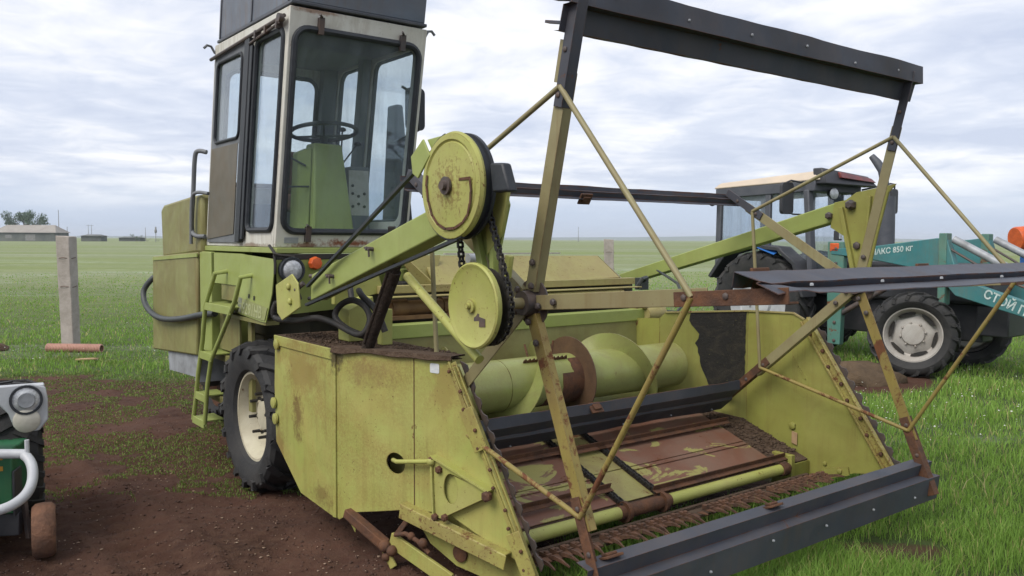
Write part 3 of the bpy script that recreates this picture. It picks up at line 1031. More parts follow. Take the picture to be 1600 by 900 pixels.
def drive_wheel(parent, c, ax, R, W, rimR, lugs, rim_mat, holes=8, tyre_mat='rubber', hub=0.10, lug_h=0.028, lean=1):
    """rim with dish and bolts; the tyre with its lugs is a sub-part. ax points outwards"""
    ax = Vector(ax).normalized()
    c = Vector(c)
    h = W / 2
    rm = MB().lathe([(h * .60, rimR + .012), (h * .66, rimR + .010), (h * .66, rimR - .012), (h * .52, rimR - .022), (h * .34, rimR - .045), (-h * .05, rimR - .060),
                     (-h * .12, rimR - .085), (0.0, rimR * .62), (h * .10, rimR * .50), (h * .12, hub * 1.25), (h * .30, hub * 1.1), (h * .34, hub * .8), (h * .34, 0)], c, ax, 48)
    ref = Vector((0, 0, 1))
    b = ax.cross(ref)
    for k in range(holes):
        a = 2 * math.pi * k / holes + .2
        rm.bolt(c + ax * (h * .12) + (ref * math.cos(a) + b * math.sin(a)) * rimR * .43, ax, .016, .03)
    rim = rm.build('wheel', rim_mat, parent, smooth=35)
    ty = MB().lathe(tyre_profile(R, W, rimR), c, ax, 64)
    for k in range(lugs):
        for sgn in (-1, 1):
            a0 = 2 * math.pi * (k + (0.5 if sgn > 0 else 0)) / lugs
            p = []
            for t in (0.0, 0.5, 1.0):
                off = sgn * h * (0.02 + 0.93 * t)
                a = a0 + lean * 0.30 * t * (1.0 if R > .4 else .8)
                rr = R - .004 - (0.030 if t > .9 else 0.0)
                p.append(c + ax * off + (ref * math.cos(a) + b * math.sin(a)) * rr)
            wlug = 0.038 * R / .5
            for q0, q1 in ((p[0], p[1]), (p[1], p[2])):
                ty.bar(q0, q1, wlug, lug_h, (q0 - c) - ax * (q0 - c).dot(ax))
            e = p[2]
            a = a0 + lean * 0.36
            e2 = c + ax * (sgn * h * .99) + (ref * math.cos(a) + b * math.sin(a)) * (R - .085)
            ty.bar(e, e2, wlug, lug_h * .9, ax * sgn)
    t = ty.build('tyre', tyre_mat, rim, smooth=35)
    return rim


fwl = drive_wheel(HV, (-.10, 2.85, .50), (-1, 0, 0), .535, .40, .315, 17, 'rim', 8)
for k in range(8):
    a = 2 * math.pi * k / 8 + .2
    q = Vector((-.10 - .03, 2.85 + .155 * math.sin(a), .50 + .155 * math.cos(a)))
    MB().tube([q, q + Vector((-.012, 0, 0)), q + Vector((-.0121, 0, 0)), q + Vector((-.075, 0, 0))], [.026, .026, .013, .011], 8).build('wheel_stud', 'black', fwl)
drive_wheel(HV, (2.85, 2.85, .50), (1, 0, 0), .535, .40, .315, 17, 'rim', 8)
drive_wheel(HV, (.35, 5.2, .36), (-1, 0, 0), .36, .24, .22, 16, 'rust', 6)
drive_wheel(HV, (2.3, 5.2, .36), (1, 0, 0), .36, .24, .22, 16, 'rust', 6)

# --- chassis (dark machinery seen in the gaps)
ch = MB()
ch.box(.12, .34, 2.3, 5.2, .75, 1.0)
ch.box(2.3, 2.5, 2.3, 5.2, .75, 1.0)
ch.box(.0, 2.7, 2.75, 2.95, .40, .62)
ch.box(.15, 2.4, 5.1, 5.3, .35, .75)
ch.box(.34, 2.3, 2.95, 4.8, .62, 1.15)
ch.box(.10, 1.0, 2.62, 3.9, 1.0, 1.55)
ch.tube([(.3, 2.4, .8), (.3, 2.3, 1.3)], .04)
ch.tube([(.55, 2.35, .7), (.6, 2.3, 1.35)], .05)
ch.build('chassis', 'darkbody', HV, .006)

# --- platform under the cab and the slanted fender with its plate
pf = MB()
pf.box(-.215, .88, 2.43, 3.98, 1.668, 1.706)
pf.build('cab_platform', 'arm', HV, .004)
pe = MB()
pe.box(-.222, .9, 2.416, 2.44, 1.625, 1.664)
pe.build('platform_edge', 'black', HV, .003)

fd = MB()
fd.plate([(2.41, 1.63), (3.06, 1.655), (3.06, 1.33), (3.08, 1.225), (2.60, 1.20), (2.52, 1.20), (2.455, 1.40)],
         lambda u, v, d: (-.235 + d + max(0, 1.45 - v) * -.10, u, v), .006)
fd.box(-.229, -.20, 3.05, 3.66, 1.42, 1.655)
fender = fd.build('fender', 'arm', HV)
fp = lambda u, v, d: (-.2395 - d + max(0, 1.45 - v) * -.10, u, v)
ho = MB()
for u, v in ((2.86, 1.455), (2.76, 1.45), (2.86, 1.36), (2.76, 1.352)):
    ho.plate(rrect(u - .012, u + .012, v - .016, v + .016, .009, 3), fp, .001)
ho.build('bolt_hole', 'black', fender)
pl = MB().plate([(3.06, 1.345), (3.066, 1.235), (2.60, 1.212), (2.53, 1.212), (2.50, 1.30)], fp, .0012)
plate = pl.build('number_plate', 'plate', HV)
pb = MB()
for z0, z1 in ((1.305, 1.345), (1.275, 1.30), (1.24, 1.27)):
    pb.plate([(3.055, z1 - .002), (2.985, z1 - .006), (2.985, z0 - .006), (3.06, z0)], lambda u, v, d: fp(u, v, d + .0014), .001)
pb.build('plate_block', 'platebox', plate)
text_mesh('plate_lettering', '9291HB', .112, lambda x, y, d: fp(2.965 - x, 1.232 + y * 1.02 - x * .025, d + .0012), 'texty', plate, .002, .002, 1.02)

# --- front apron under the cab with headlamp and indicator
ap = MB()
ap.plate([(-.225, 1.625), (.95, 1.625), (.95, 1.30), (.2, 1.27), (-.12, 1.25), (-.20, 1.40)], lambda u, v, d: (u, 2.42 + d + (1.62 - v) * .15, v), .008)
ap.build('front_apron', 'arm', HV)
hl = MB().lathe([(-.02, .055), (.0, .083), (.05, .088), (.058, .085), (.058, .072)], (-.128, 2.42, 1.557), (0, -1, 0), 36).build('headlight', 'seal', HV)
MB().lathe([(.046, .074), (.060, .060), (.068, .03), (.070, 0)], (-.128, 2.42, 1.557), (0, -1, 0), 32).build('lens', 'lens', hl)
ind = MB()
ind.lathe([(0, .046), (.03, .046), (.045, .038), (.05, 0)], (.045, 2.41, 1.60), (0, -1, 0), 8)
ind.build('indicator_lamp', 'orange', HV)
dh = MB()
dh.tube([(-.235, 2.42, 1.66), (-.235, 2.405, 1.60), (-.235, 2.41, 1.53)], .010, 8)
dh.tube([(-.236, 2.50, 1.72), (-.236, 2.40, 1.665), (-.20, 2.38, 1.655)], .010, 8)
dh.tube([(-.232, 2.43, 1.66), (-.10, 2.40, 1.645)], .008, 8)
dh.build('door_stay', 'black', HV)

# --- ladder
la = MB()
A0 = -.32
railL = [(A0, 3.36, 1.505), (A0, 3.60, 1.25), (A0, 3.68, .97), (A0, 3.80, .71), (A0, 3.88, .47), (A0, 3.95, .30)]
railR = [(A0, 2.82, 1.495), (A0, 2.95, 1.315), (A0, 3.17, 1.11), (A0, 3.48, .84), (A0, 3.58, .63), (A0, 3.66, .31)]
la.tube([(-.22, 3.36, 1.52)] + railL, .017, 10)
la.tube([(-.22, 2.82, 1.51)] + railR, .017, 10)
lad = la.build('ladder', 'arm', HV)


def at_z(path, z):
    for p, q in zip(path, path[1:]):
        if q[2] <= z <= p[2]:
            t = (p[2] - z) / (p[2] - q[2])
            return p[1] + (q[1] - p[1]) * t
    return path[-1][1]


for z in (1.25, .86, .52, .31):
    st = MB()
    y1, y0 = at_z(railL, z), at_z(railR, z)
    st.box(A0 - .012, A0 + .0, y0, y1, z - .035, z + .025)
    st.box(A0 + .0, A0 + .16, y0 + .01, y1 - .01, z + .012, z + .024)
    st.build('step', 'arm', lad, .003)
bk = MB()
bk.box(A0 + .10, A0 + .115, 3.02, 3.52, 1.30, 1.50)
bk.box(A0 + .13, A0 + .145, 3.22, 3.66, .90, 1.225)
bk.build('ladder_back', 'tank', lad)
lb = MB()
lb.bar((-.20, 3.75, .84), (-.20, 2.95, .84), .03, .05)
lb.bar((-.20, 3.85, .50), (-.20, 3.2, .50), .03, .05)
lb.bar((-.19, 3.35, .50), (-.19, 3.05, .86), .02, .05)
lb.box(-.19, -.16, 2.98, 3.05, .5, 1.24)
lb.bar((-.2, 2.55, 1.19), (-.2, 3.4, 1.19), .10, .03)
lb.build('ladder_bracket', 'tank', lad, .003)

# --- tank, hood and hose at the rear
tk = MB()
tk.box(-.25, .6, 4.02, 5.36, .80, 1.655, lambda x, y, z: (x, y + (z - 1.6) * -.06, z - max(0, y - 4.0) * (.045 if z > 1 else .065)))
tank = tk.build('fuel_tank', 'tank', HV, .015)
MB().box(-.258, -.249, 4.0, 5.33, 1.615, 1.645, lambda x, y, z: (x, y, z - (y - 4) * .045)).build('tank_rim', 'arm', tank)
sp = MB()
sp.box(-.235, .1, 3.72, 4.0, .86, 1.66)
sp.build('side_post', 'arm', HV, .006)
hd = MB()
hd.plate([(5.06, 1.58), (4.0, 1.64), (3.92, 1.64), (3.92, 2.12), (4.2, 2.115), (5.02, 2.065), (5.10, 2.03)], lambda u, v, d: (-.24 + d, u, v), .95)
hd.build('engine_hood', 'tank', HV, .03)
wp = MB()
wp.plate([(5.02, .80), (4.1, .84), (4.2, .60), (4.98, .565)], lambda u, v, d: (-.22 + d, u, v), .02)
wp.box(-.20, .4, 4.2, 4.3, .55, .85)
wp.build('pale_skirt', 'galv', HV, .004)
hs = MB()
hp = [(-.24, 3.62, 1.18), (-.275, 3.85, 1.155), (-.29, 4.3, 1.09), (-.30, 4.75, 1.05), (-.31, 5.1, 1.06), (-.32, 5.36, 1.14), (-.31, 5.46, 1.26), (-.26, 5.42, 1.36), (-.2, 5.38, 1.42)]
sm = []
for i in range(len(hp) - 1):
    for t in (0, .25, .5, .75):
        p0, p1, p2, p3 = (Vector(hp[max(0, min(len(hp) - 1, i + k))]) for k in (-1, 0, 1, 2))
        sm.append(0.5 * ((2 * p1) + (-p0 + p2) * t + (2 * p0 - 5 * p1 + 4 * p2 - p3) * t * t + (-p0 + 3 * p1 - 3 * p2 + p3) * t ** 3))
sm.append(Vector(hp[-1]))
hs.tube(sm, .026, 12)
hs.build('air_hose', 'hose', HV)


# ------------------------------------------------------------------ cab (leans forward: sheared along b)
def cs(a, b, z):
    return (a, b - .19 * (z - 1.71), z)


CA0, CA1, CB0, CB1, CZ0, CZ1 = -.20, .82, 2.49, 3.91, 1.708, 3.25
cab = MB()
wsh = rrect(-.155, .772, 1.815, 3.125, .09)
cab.plate([(CA0, CZ0), (CA1, CZ0), (CA1, CZ1), (CA0, CZ1)], lambda u, v, d: cs(u, CB0 + d, v), .035, [wsh])
win1 = rrect(2.555, 3.03, 1.825, 3.12, .06)
door_open = rrect(3.16, 3.86, 1.76, 3.16, .03)
cab.plate([(CB0 + .0355, CZ0), (CB1 - .0005, CZ0), (CB1 - .0005, CZ1), (CB0 + .0355, CZ1)], lambda u, v, d: cs(CA0 + d, u, v), .035, [win1, door_open])
rw = rrect(2.60, 3.22, 1.90, 3.13, .07)
rw2 = rrect(3.34, 3.81, 2.22, 3.14, .09)
cab.plate([(CB0 + .0355, CZ0), (CB1 - .0005, CZ0), (CB1 - .0005, CZ1), (CB0 + .0355, CZ1)], lambda u, v, d: cs(CA1 - d, u, v), .035, [rw, rw2])
rear1 = rrect(-.10, .645, 2.20, 3.08, .09)
cab.plate([(CA0, CZ0), (CA1, CZ0), (CA1, CZ1), (CA0, CZ1)], lambda u, v, d: cs(u, CB1 + d, v), .03, [rear1])
cab.box(CA0 + .036, CA1 - .036, CB0 + .036, CB1 - .001, 1.7095, 1.735, cs)
cabo = cab.build('cab', 'white', HV, .006)


def loop_seal(mb, outline, fn, r=.019, depth=.0):
    pts = [Vector(fn(u, v, depth)) for u, v in outline]
    pts += [pts[0], pts[1]]
    mb.tube(pts, r, 8, False)
    return mb


loop_seal(MB(), wsh, lambda u, v, d: cs(u, CB0 - .002, v), .023).build('windshield_seal', 'seal', cabo)
MB().plate(wsh, lambda u, v, d: cs(u, CB0 + .012 + d, v), .005).build('windshield', 'glass', cabo)
loop_seal(MB(), win1, lambda u, v, d: cs(CA0 - .002, u, v), .020).build('side_window_seal', 'seal', cabo)
MB().plate(win1, lambda u, v, d: cs(CA0 + .012 + d, u, v), .005).build('side_window', 'glass', cabo)
loop_seal(MB(), rear1, lambda u, v, d: cs(u, CB1 - .002, v), .018).build('rear_window_seal', 'seal', cabo)
MB().plate(rear1, lambda u, v, d: cs(u, CB1 + .012 + d, v), .005).build('rear_window', 'glass', cabo)
MB().plate(rw2, lambda u, v, d: cs(CA1 - .017 + d, u, v), .005).build('right_window', 'glass', cabo)
loop_seal(MB(), rw2, lambda u, v, d: cs(CA1 + .002, u, v), .018).build('right_window_seal', 'seal', cabo)
loop_seal(MB(), rw, lambda u, v, d: cs(CA1 + .002, u, v), .018).build('right_window_seal', 'seal', cabo)
MB().plate(rw, lambda u, v, d: cs(CA1 - .017 + d, u, v), .005).build('right_window', 'glass', cabo)
# inner lining (grey) that makes the cab dark inside
li = MB()
li.box(CA0 + .037, CA1 - .037, CB0 + .04, CB1 - .002, 3.16, 3.245, cs)
li.box(.665, CA1 - .037, CB1 - .09, CB1 - .002, 2.05, 3.158, cs)
li.box(CA0 + .037, CA1 - .037, CB1 - .014, CB1 - .002, 1.74, 2.05, cs)
li.box(CA1 - .10, CA1 - .037, 3.235, 3.325, 1.75, 3.158, cs)
li.build('cab_lining', plain('grey_cab_lining', (0.15, 0.165, 0.18), (0.19, 0.20, 0.21), 3, 0.7), cabo)
# door
dr = MB()
gl = rrect(3.27, 3.80, 2.50, 3.09, .05)
dr.plate(rrect(3.135, 3.885, 1.735, 3.17, .03), lambda u, v, d: cs(CA0 - .012 + d, u, v), .0115, [gl, [(3.27, 1.80), (3.80, 1.80), (3.80, 2.46), (3.27, 2.46)]])
door = dr.build('door', 'frameg', cabo, .003)
MB().plate([(3.272, 1.80), (3.858, 1.76), (3.858, 2.46), (3.272, 2.46)], lambda u, v, d: cs(CA0 - .018 + d, u, v), .004).build('door_panel', 'doorgrey', cabo)
MB().plate(gl, lambda u, v, d: cs(CA0 - .006 + d, u, v), .004).build('door_window', 'glass', cabo)
loop_seal(MB(), gl, lambda u, v, d: cs(CA0 - .014, u, v), .013).build('door_window_seal', 'seal', cabo)
dpost = MB()
dpost.box(CA0 - .035, CA0 - .001, 3.10, 3.19, 1.74, 3.16, cs)
dpost.box(CA0 - .03, CA0 - .012, 3.05, 3.10, 1.76, 3.10, cs)
dpost.build('door_post', 'seal', cabo, .004)
# grab handles behind the door
gh = MB()
gh.tube(smooth_path([(-.21, 3.86, 2.45), (-.26, 3.92, 2.46), (-.275, 3.95, 2.40), (-.275, 4.0, 2.15), (-.275, 4.06, 1.87), (-.27, 4.0, 1.79), (-.22, 3.90, 1.78)]), .018, 10)
gh.tube(smooth_path([(-.22, 3.80, 2.12), (-.27, 3.96, 2.13), (-.285, 4.02, 2.05), (-.285, 4.05, 1.72)]), .014, 10)
gh.build('grab_handle', 'frameg', cabo)
# door rail and rain gutter
gr = MB()
gr.tube([cs(CA0 - .03, 3.93, 3.14), cs(CA0 - .03, 2.50, 3.185)], .013, 8)
gr.tube([cs(CA0 - .03, 3.10, 3.115), cs(CA0 - .03, 2.50, 3.16)], .010, 8)
for b in (2.6, 2.8, 2.98):
    gr.box(CA0 - .045, CA0 - .002, b - .012, b + .012, 3.125, 3.18, cs)
gr.lathe([(0, .028), (.03, .028), (.03, 0)], cs(CA0 - .035, 2.52, 3.172), (-1, 0, 0), 12)
gr.build('door_rail', 'bracket', cabo)
hk = MB()
for a, b in ((CA0, 3.93), (CA1, 2.52)):
    s = -1 if a < 0 else 1
    z0 = 3.19 if s < 0 else 3.20
    y = (lambda z: cs(0, b, z)[1])
    hk.tube([(a, y(z0), z0), (a + s * .03, y(z0), z0 + .05), (a + s * .06, y(z0), z0 + .055), (a + s * .085, y(z0), z0 + .03)], .010, 8)
hk.build('roof_hook', 'frameg', cabo)
# lugs of the windscreen frame
lg = MB()
for a, z in ((.01, 3.15), (.62, 3.13), (.02, 1.80)):
    lg.box(a - .018, a + .018, CB0 - .035, CB0 - .001, z - .055, z + .05, cs)
    lg.tube([cs(a, CB0 - .03, z + .05), cs(a - .03, CB0 - .06, z + .06)], .008, 6)
lg.build('windshield_clip', 'bracket', cabo)
sk = MB().box(-.14, -.04, CB0 - .004, CB0 - .001, 1.735, 1.775, cs)
sk.build('maker_plate', 'galv', cabo)
# roof box
rb = MB()
rb.box(CA0 + .015, CA1 - .025, CB0 + .0, CB1 - .01, 3.285, 3.575, cs)
roof = rb.build('roof_box', 'roofbox', HV, .008)
rt_ = MB()
rt_.box(CA0 + .0, CA1 - .01, CB0 - .015, CB1 + .005, 3.58, 3.625, cs)
rt_.build('roof_top', 'white', roof, .012)
rg = MB()
rg.box(CA0 + .004, CA1 - .012, CB0 - .012, CB1 + .0, 3.262, 3.284, cs)
rg.build('roof_gutter', 'tgrey', roof, .005)
rr_ = MB()
for b in (2.535, 3.2, 3.86):
    rr_.box(CA0 + .007, CA0 + .0145, b, b + .022, 3.29, 3.57, cs)
rr_.build('roof_rib', 'tgrey', roof, .002)
# steering column, wheel, levers, seat, console
SB = 2.86
co_ = MB()
co_.hexa([(.20, SB - .10, 1.74), (.54, SB - .10, 1.74), (.54, SB + .18, 1.74), (.20, SB + .18, 1.74),
          (.245, SB - .02, 2.47), (.47, SB - .02, 2.47), (.47, SB + .13, 2.47), (.245, SB + .13, 2.47)])
colm = co_.build('steering_column', 'arm', cabo, .015)
cp = MB()
cp.hexa([(.13, SB + .02, 1.74), (.197, SB - .02, 1.74), (.197, SB + .2, 1.74), (.13, SB + .2, 1.74),
         (.15, SB + .05, 2.40), (.24, SB + .0, 2.44), (.24, SB + .15, 2.44), (.15, SB + .15, 2.40)])
cp.build('column_side', 'arm', cabo, .01)
sw = MB()
cx, cy, cz = .345, SB + .03, 2.56
ring = []
for k in range(41):
    a = 2 * math.pi * k / 40
    ring.append((cx + .245 * math.cos(a), cy + .235 * math.sin(a), cz - .04 * math.sin(a)))
sw.tube(ring, .016, 8, False)
for a in (.1, 2.2, 4.3):
    sw.tube([(cx, cy, cz - .03), (cx + .24 * math.cos(a), cy + .23 * math.sin(a), cz - .04 * math.sin(a))], .009, 6)
sw.lathe([(-.10, .02), (-.03, .03), (.0, .035), (.01, 0)], (cx, cy, cz - .03), (0, 0, 1), 14)
sw.build('steering_wheel', 'seal', cabo)
lv = MB()
for p, q in (((.21, SB, 2.15), (.02, SB - .02, 2.14)), ((.19, SB, 2.30), (.02, SB + .1, 2.40)), ((.50, SB + .05, 2.33), (.66, SB + .1, 2.50)), ((.63, 3.2, 2.3), (.60, 3.1, 2.62))):
    lv.tube([p, q], .007, 6)
    lv.ball(q, .024, 6, (1.3, 1, .8))
lv.build('control_lever', 'seal', cabo)
se = MB()
se.box(.26, .62, 3.12, 3.48, 1.98, 2.12, None)
se.box(.26, .62, 3.44, 3.54, 2.12, 2.46, None)
se.box(.36, .54, 3.2, 3.4, 1.74, 1.98, None)
se.build('driver_seat', 'seat', cabo, .03)
cn = MB()
cn.box(.62, .78, 3.0, 3.6, 1.74, 2.33)
cons = cn.build('side_console', 'frameg', cabo, .01)
cn2 = MB()
cn2.box(.60, .77, 2.992, 2.998, 1.95, 2.30)
cn2.build('gauge_panel', 'pale', cabo)
cn3 = MB()
for k in range(7):
    cn3.bolt((.63 + .05 * (k % 3), 2.992, 2.02 + .08 * (k // 3) + .02 * (k % 2)), (0, -1, 0), .012, .012)
cn3.build('gauge_knob', 'black', cabo)
# mirror and exhaust behind the cab's far side
mr = MB()
mr.tube([(.82, 2.55, 2.9), (.98, 2.62, 2.86), (1.0, 2.62, 2.6), (.83, 2.72, 2.5)], .011, 8)
mr.build('mirror_arm', 'black', cabo)
mr2 = MB()
mr2.plate(rrect(.90, 1.06, 2.60, 2.92, .04), lambda u, v, d: (u, 2.62 + d, v), .03)
mr2.build('mirror', 'seal', cabo, .008)
ex = MB()
ex.hexa([(1.0, 3.0, 1.50), (1.22, 3.0, 1.50), (1.22, 3.25, 1.50), (1.0, 3.25, 1.50), (1.05, 3.05, 2.86), (1.12, 3.05, 2.86), (1.12, 3.2, 2.86), (1.05, 3.2, 2.86)])
ex.build('air_duct', 'seal', HV, .02)

# ------------------------------------------------------------------ header
PN = Vector((-.957, -.29, 0))           # outward normal of the flared left side panel


def pan(s, z, off=0.0):
    return (-.3 + .29 * s + PN.x * off, 1.365 - .957 * s + PN.y * off, z)


lp = MB()
hole = [(.457 + .068 * math.cos(t * math.pi / 12), .568 + .057 * math.sin(t * math.pi / 12)) for t in range(24)]
lp.plate([(0, 1.14), (.18, 1.145), (.845, 1.165), (1.12, .642), (1.345, .20), (1.19, .235), (.832, .361), (.587, .342), (.325, .280), (.123, .235), (.017, .172), (0, .18)],
         lambda u, v, d: pan(u, v, -d), .006, [hole])
side = lp.build('left_side_panel', 'sheet', HV)
sm_ = MB()
sm_.plate([(.588, 1.155), (.593, 1.155), (.596, .36), (.591, .36)], lambda u, v, d: pan(u, v, .0005 + d), .002)
sm_.build('panel_seam', 'rust', side)
bx = MB()
bx.plate([(.30, .75), (.62, .75), (.62, .42), (.30, .42)], lambda u, v, d: pan(u, v, -.12 - d), .004)
bx.build('hole_backing', 'tank', side)
# rear section of the side cover, behind the fold
rs = MB()
rs.plate([(1.372, 1.138), (2.255, 1.13), (2.275, .82), (2.255, .445), (1.87, .20), (1.40, .172), (1.372, .175)], lambda u, v, d: (-.3 + d, u, v), .006)
rear_ = rs.build('left_rear_cover', 'sheet', HV)
rs2 = MB()
rs2.box(-.308, -.294, 1.37, 2.26, 1.08, 1.145)
rs2.build('cover_lip', 'sheet', rear_, .004)
ft = MB()
ft.bar(pan(-.012, 1.135, .004), pan(-.012, .18, .004), .03, .012, PN)
ft.build('fold_strip', 'sheet', rear_, .003)
kn = MB()
for b, z in ((2.20, 1.09), (2.262, .70), (2.235, .60)):
    kn.lathe([(0, .036), (.012, .036), (.016, .028), (.016, 0)], (-.308, b, z), (-1, 0, 0), 16)
kn.build('cover_latch', 'sheet', rear_)
# soiled top of the side cover, sheet edge bent up
tp = MB()
tp.plate([(-.302, 2.26), (-.302, 1.37), (-.06, .57), (.02, .57), (.13, 1.0), (.16, 1.75), (.1, 2.26)], lambda u, v, d: (u, v, 1.141 + d + .02 * max(0, 1.37 - v)), .004)
top = tp.build('side_cover_top', 'dirt', HV)
wl = MB()
n = 26
vs, fs = [], []
for i in range(n + 1):
    s = -.02 + .88 * i / n
    w = mnoise.noise(Vector((s * 5.5, 1.3, 0)))
    z = 1.158 + .022 * s
    dr_ = .020 + .016 * w
    q = [pan(s, z + .004, -.09), pan(s, z + .004, .020), pan(s, z - dr_, .024 + .006 * w), pan(s, z - dr_ - .003, .021 + .006 * w), pan(s, z - .004, .014), pan(s, z - .004, -.09)]
    vs += q
for i in range(n):
    for k in range(6):
        k2 = (k + 1) % 6
        fs.append((i * 6 + k, i * 6 + k2, i * 6 + 6 + k2, i * 6 + 6 + k))
wl.add(vs, fs)
wl.build('torn_rubber_edge', 'dirt', top)


def heap(n, r):
    b = r.uniform(.75, 2.2, n)
    a = r.uniform(-.29, .12, n)
    k = a > np.where(b < 1.365, -.3 + (1.365 - b) * .303, -.3) + .02
    a, b = a[k], b[k]
    return a, b, np.full(len(a), 1.148) + .02 * np.maximum(0, 1.37 - b)


hp_ = kind(lumps('chaff_heap', 2000, heap, .003, .014, MT['dirt'], 31, .6), 'stuff')
hp_.parent = top

# front flange of the left panel with bolts and a ragged steel edge behind it
F0, F1 = Vector(pan(.855, 1.145)), Vector(pan(1.355, .17))
fd_ = (F1 - F0).normalized()
fl = MB()
fl.bar(F0 + PN * .012, F1 + PN * .012, .062, .010, PN)
fl.bar(F0 + PN * .004 + Vector((0, -.028, -.015)), F1 + PN * .004 + Vector((0, -.028, -.015)), .010, .05, PN)
fl.bar(F0 + PN * .022 + Vector((0, .012, .008)), F1 + PN * .022 + Vector((0, .012, .008)), .012, .014, PN)
flange = fl.build('left_flange', 'flange', HV, .003)
f2 = MB()
for t0, t1 in ((.22, .42), (.80, 1.0)):
    f2.bar(F0.lerp(F1, t0) + PN * .036, F0.lerp(F1, t1) + PN * .036, .085, .008, PN)
f2.build('flange_patch', 'flange', flange, .003)
fb = MB()
for i in range(11):
    q = F0.lerp(F1, .04 + .093 * i)
    fb.bolt(q + PN * .036 + Vector((0, .018 * (-1) ** i, 0)), PN, .010, .012)
fb.build('flange_bolt', 'rust', flange)
kn = MB()
pts = [(0, 0)]
for i in range(12):
    t = i / 12
    pts += [(t + .015, .022), (t + .035, .048), (t + .06, .044), (t + .078, .018)]
pts += [(1, 0)]
fdir = (Vector((0, -1, 0)) - fd_ * Vector((0, -1, 0)).dot(fd_)).normalized()
ln = (F1 - F0).length
kn.plate([(u * ln, v) for u, v in pts], lambda u, v, d: F0 + fd_ * u + fdir * (v + .02) - PN * (.04 + d), .008)
kn.build('left_serrated_edge', 'bracket', HV)
# gusset, drive rod, channel and skid on the outside of the left panel
gu = MB()
ov = [(.872 + .046 * math.cos(t) * 1.0, .510 + .078 * math.sin(t)) for t in [k * math.pi / 12 for k in range(24)]]
gu.plate([(.745, .656), (1.115, .535), (1.10, .508), (.81, .347), (.758, .342)], lambda u, v, d: pan(u, v, .030 + d), .008, [ov])
gu.plate([(.78, .64), (1.0, .54), (.95, .42), (.80, .36)], lambda u, v, d: pan(u, v, .008 + d), .004)
gu.bar(pan(.745, .66, .025), pan(1.115, .54, .025), .012, .055, PN)
gu.bar(pan(.748, .655, .025), pan(.765, .345, .025), .012, .055, PN)
gus = gu.build('bearing_gusset', 'disc', HV, .003)
rd = MB()
rd.tube([pan(.42, .576, -.02), pan(.50, .590, .035), pan(.745, .632, .04)], .012, 10)
rd.ball(pan(.748, .634, .045), .024, 7)
rd.build('adjusting_rod', 'disc', gus)
gb = MB()
for s, z in ((.748, .64), (1.105, .522), (.775, .35), (.80, .60), (.84, .36)):
    gb.bolt(pan(s, z, .04), PN, .020, .022)
gb.bolt(pan(1.11, .52, .04), PN, .028, .03)
gb.build('gusset_bolt', 'rust', gus)
cb = MB()
q0, q1 = Vector(pan(.535, .335)), Vector(pan(1.225, .215))
cb.bar(q0 + PN * .052, q1 + PN * .052, .075, .008, PN)
cb.bar(q0 + PN * .026 + Vector((0, 0, .037)), q1 + PN * .026 + Vector((0, 0, .037)), .008, .058, PN)
cb.build('side_channel', 'flange', HV, .004)
lw = MB()
lw.plate([(.56, .345), (.84, .355), (1.2, .24), (1.33, .19), (1.33, .06), (1.1, .05), (.84, .08), (.66, .16), (.58, .25)], lambda u, v, d: pan(u, v, -.05 - d), .008)
low = lw.build('lower_side_plate', 'sheet', HV)
lb_ = MB()
lb_.lathe([(0, .045), (.012, .045), (.018, .03), (.018, 0)], pan(.87, .155, -.048), PN, 18)
lb_.build('side_plug', 'rust', low)
sk = MB()
sk.bar(pan(.10, .235, .015), pan(.42, .125, .04), .05, .055, PN)
sk.bar(pan(.12, .195, -.01), pan(.42, .095, .02), .045, .05, PN)
sk.bar(pan(.585, .33, -.01), pan(.47, .175, .015), .032, .02, PN)
skid = sk.build('drive_arm', 'rust', HV, .005)
sk2 = MB()
sk2.bar(pan(.40, .14, .05), pan(.49, .02, .05), .05, .014, PN)
sk2.bar(pan(.45, .16, .03), pan(.87, .03, .03), .085, .02, PN)
sk2.plate([(.06, .215), (.16, .22), (.14, .12)], lambda u, v, d: pan(u, v, -.004 - d), .006)
sk2.build('drive_arm_end', 'sheet', skid, .004)
sk3 = MB()
for s, z, r in ((.43, .125, .035), (.48, .11, .03), (.44, .07, .026), (.62, .22, .022), (.70, .20, .026)):
    sk3.ball(pan(s, z, .055), r, 6)
sk3.tube([pan(.50, .20, .05), pan(.58, .225, .055), (pan(.66, .205, .055)), pan(.73, .15, .04)], .012, 8)
sk3.build('drive_joint', 'rust', skid)
stk = MB().plate(rrect(.703, .765, 1.082, 1.132, .008, 2), lambda u, v, d: pan(u, v, .0012 + d), .0012)
stk.build('white_sticker', 'sticker', side)

# --- right side panel
RP = 2.88
FB, FD = Vector((RP, .95, 0)), (Vector((2.38, 1.385, 0)) - Vector((RP, .95, 0))).normalized()
FN = Vector((-FD.y, FD.x, 0))           # faces the auger side
if FN.y > 0:
    FN = -FN


def flare(u, z, off=0.0):
    p = FB + FD * u + FN * off
    return (p.x, p.y, z)


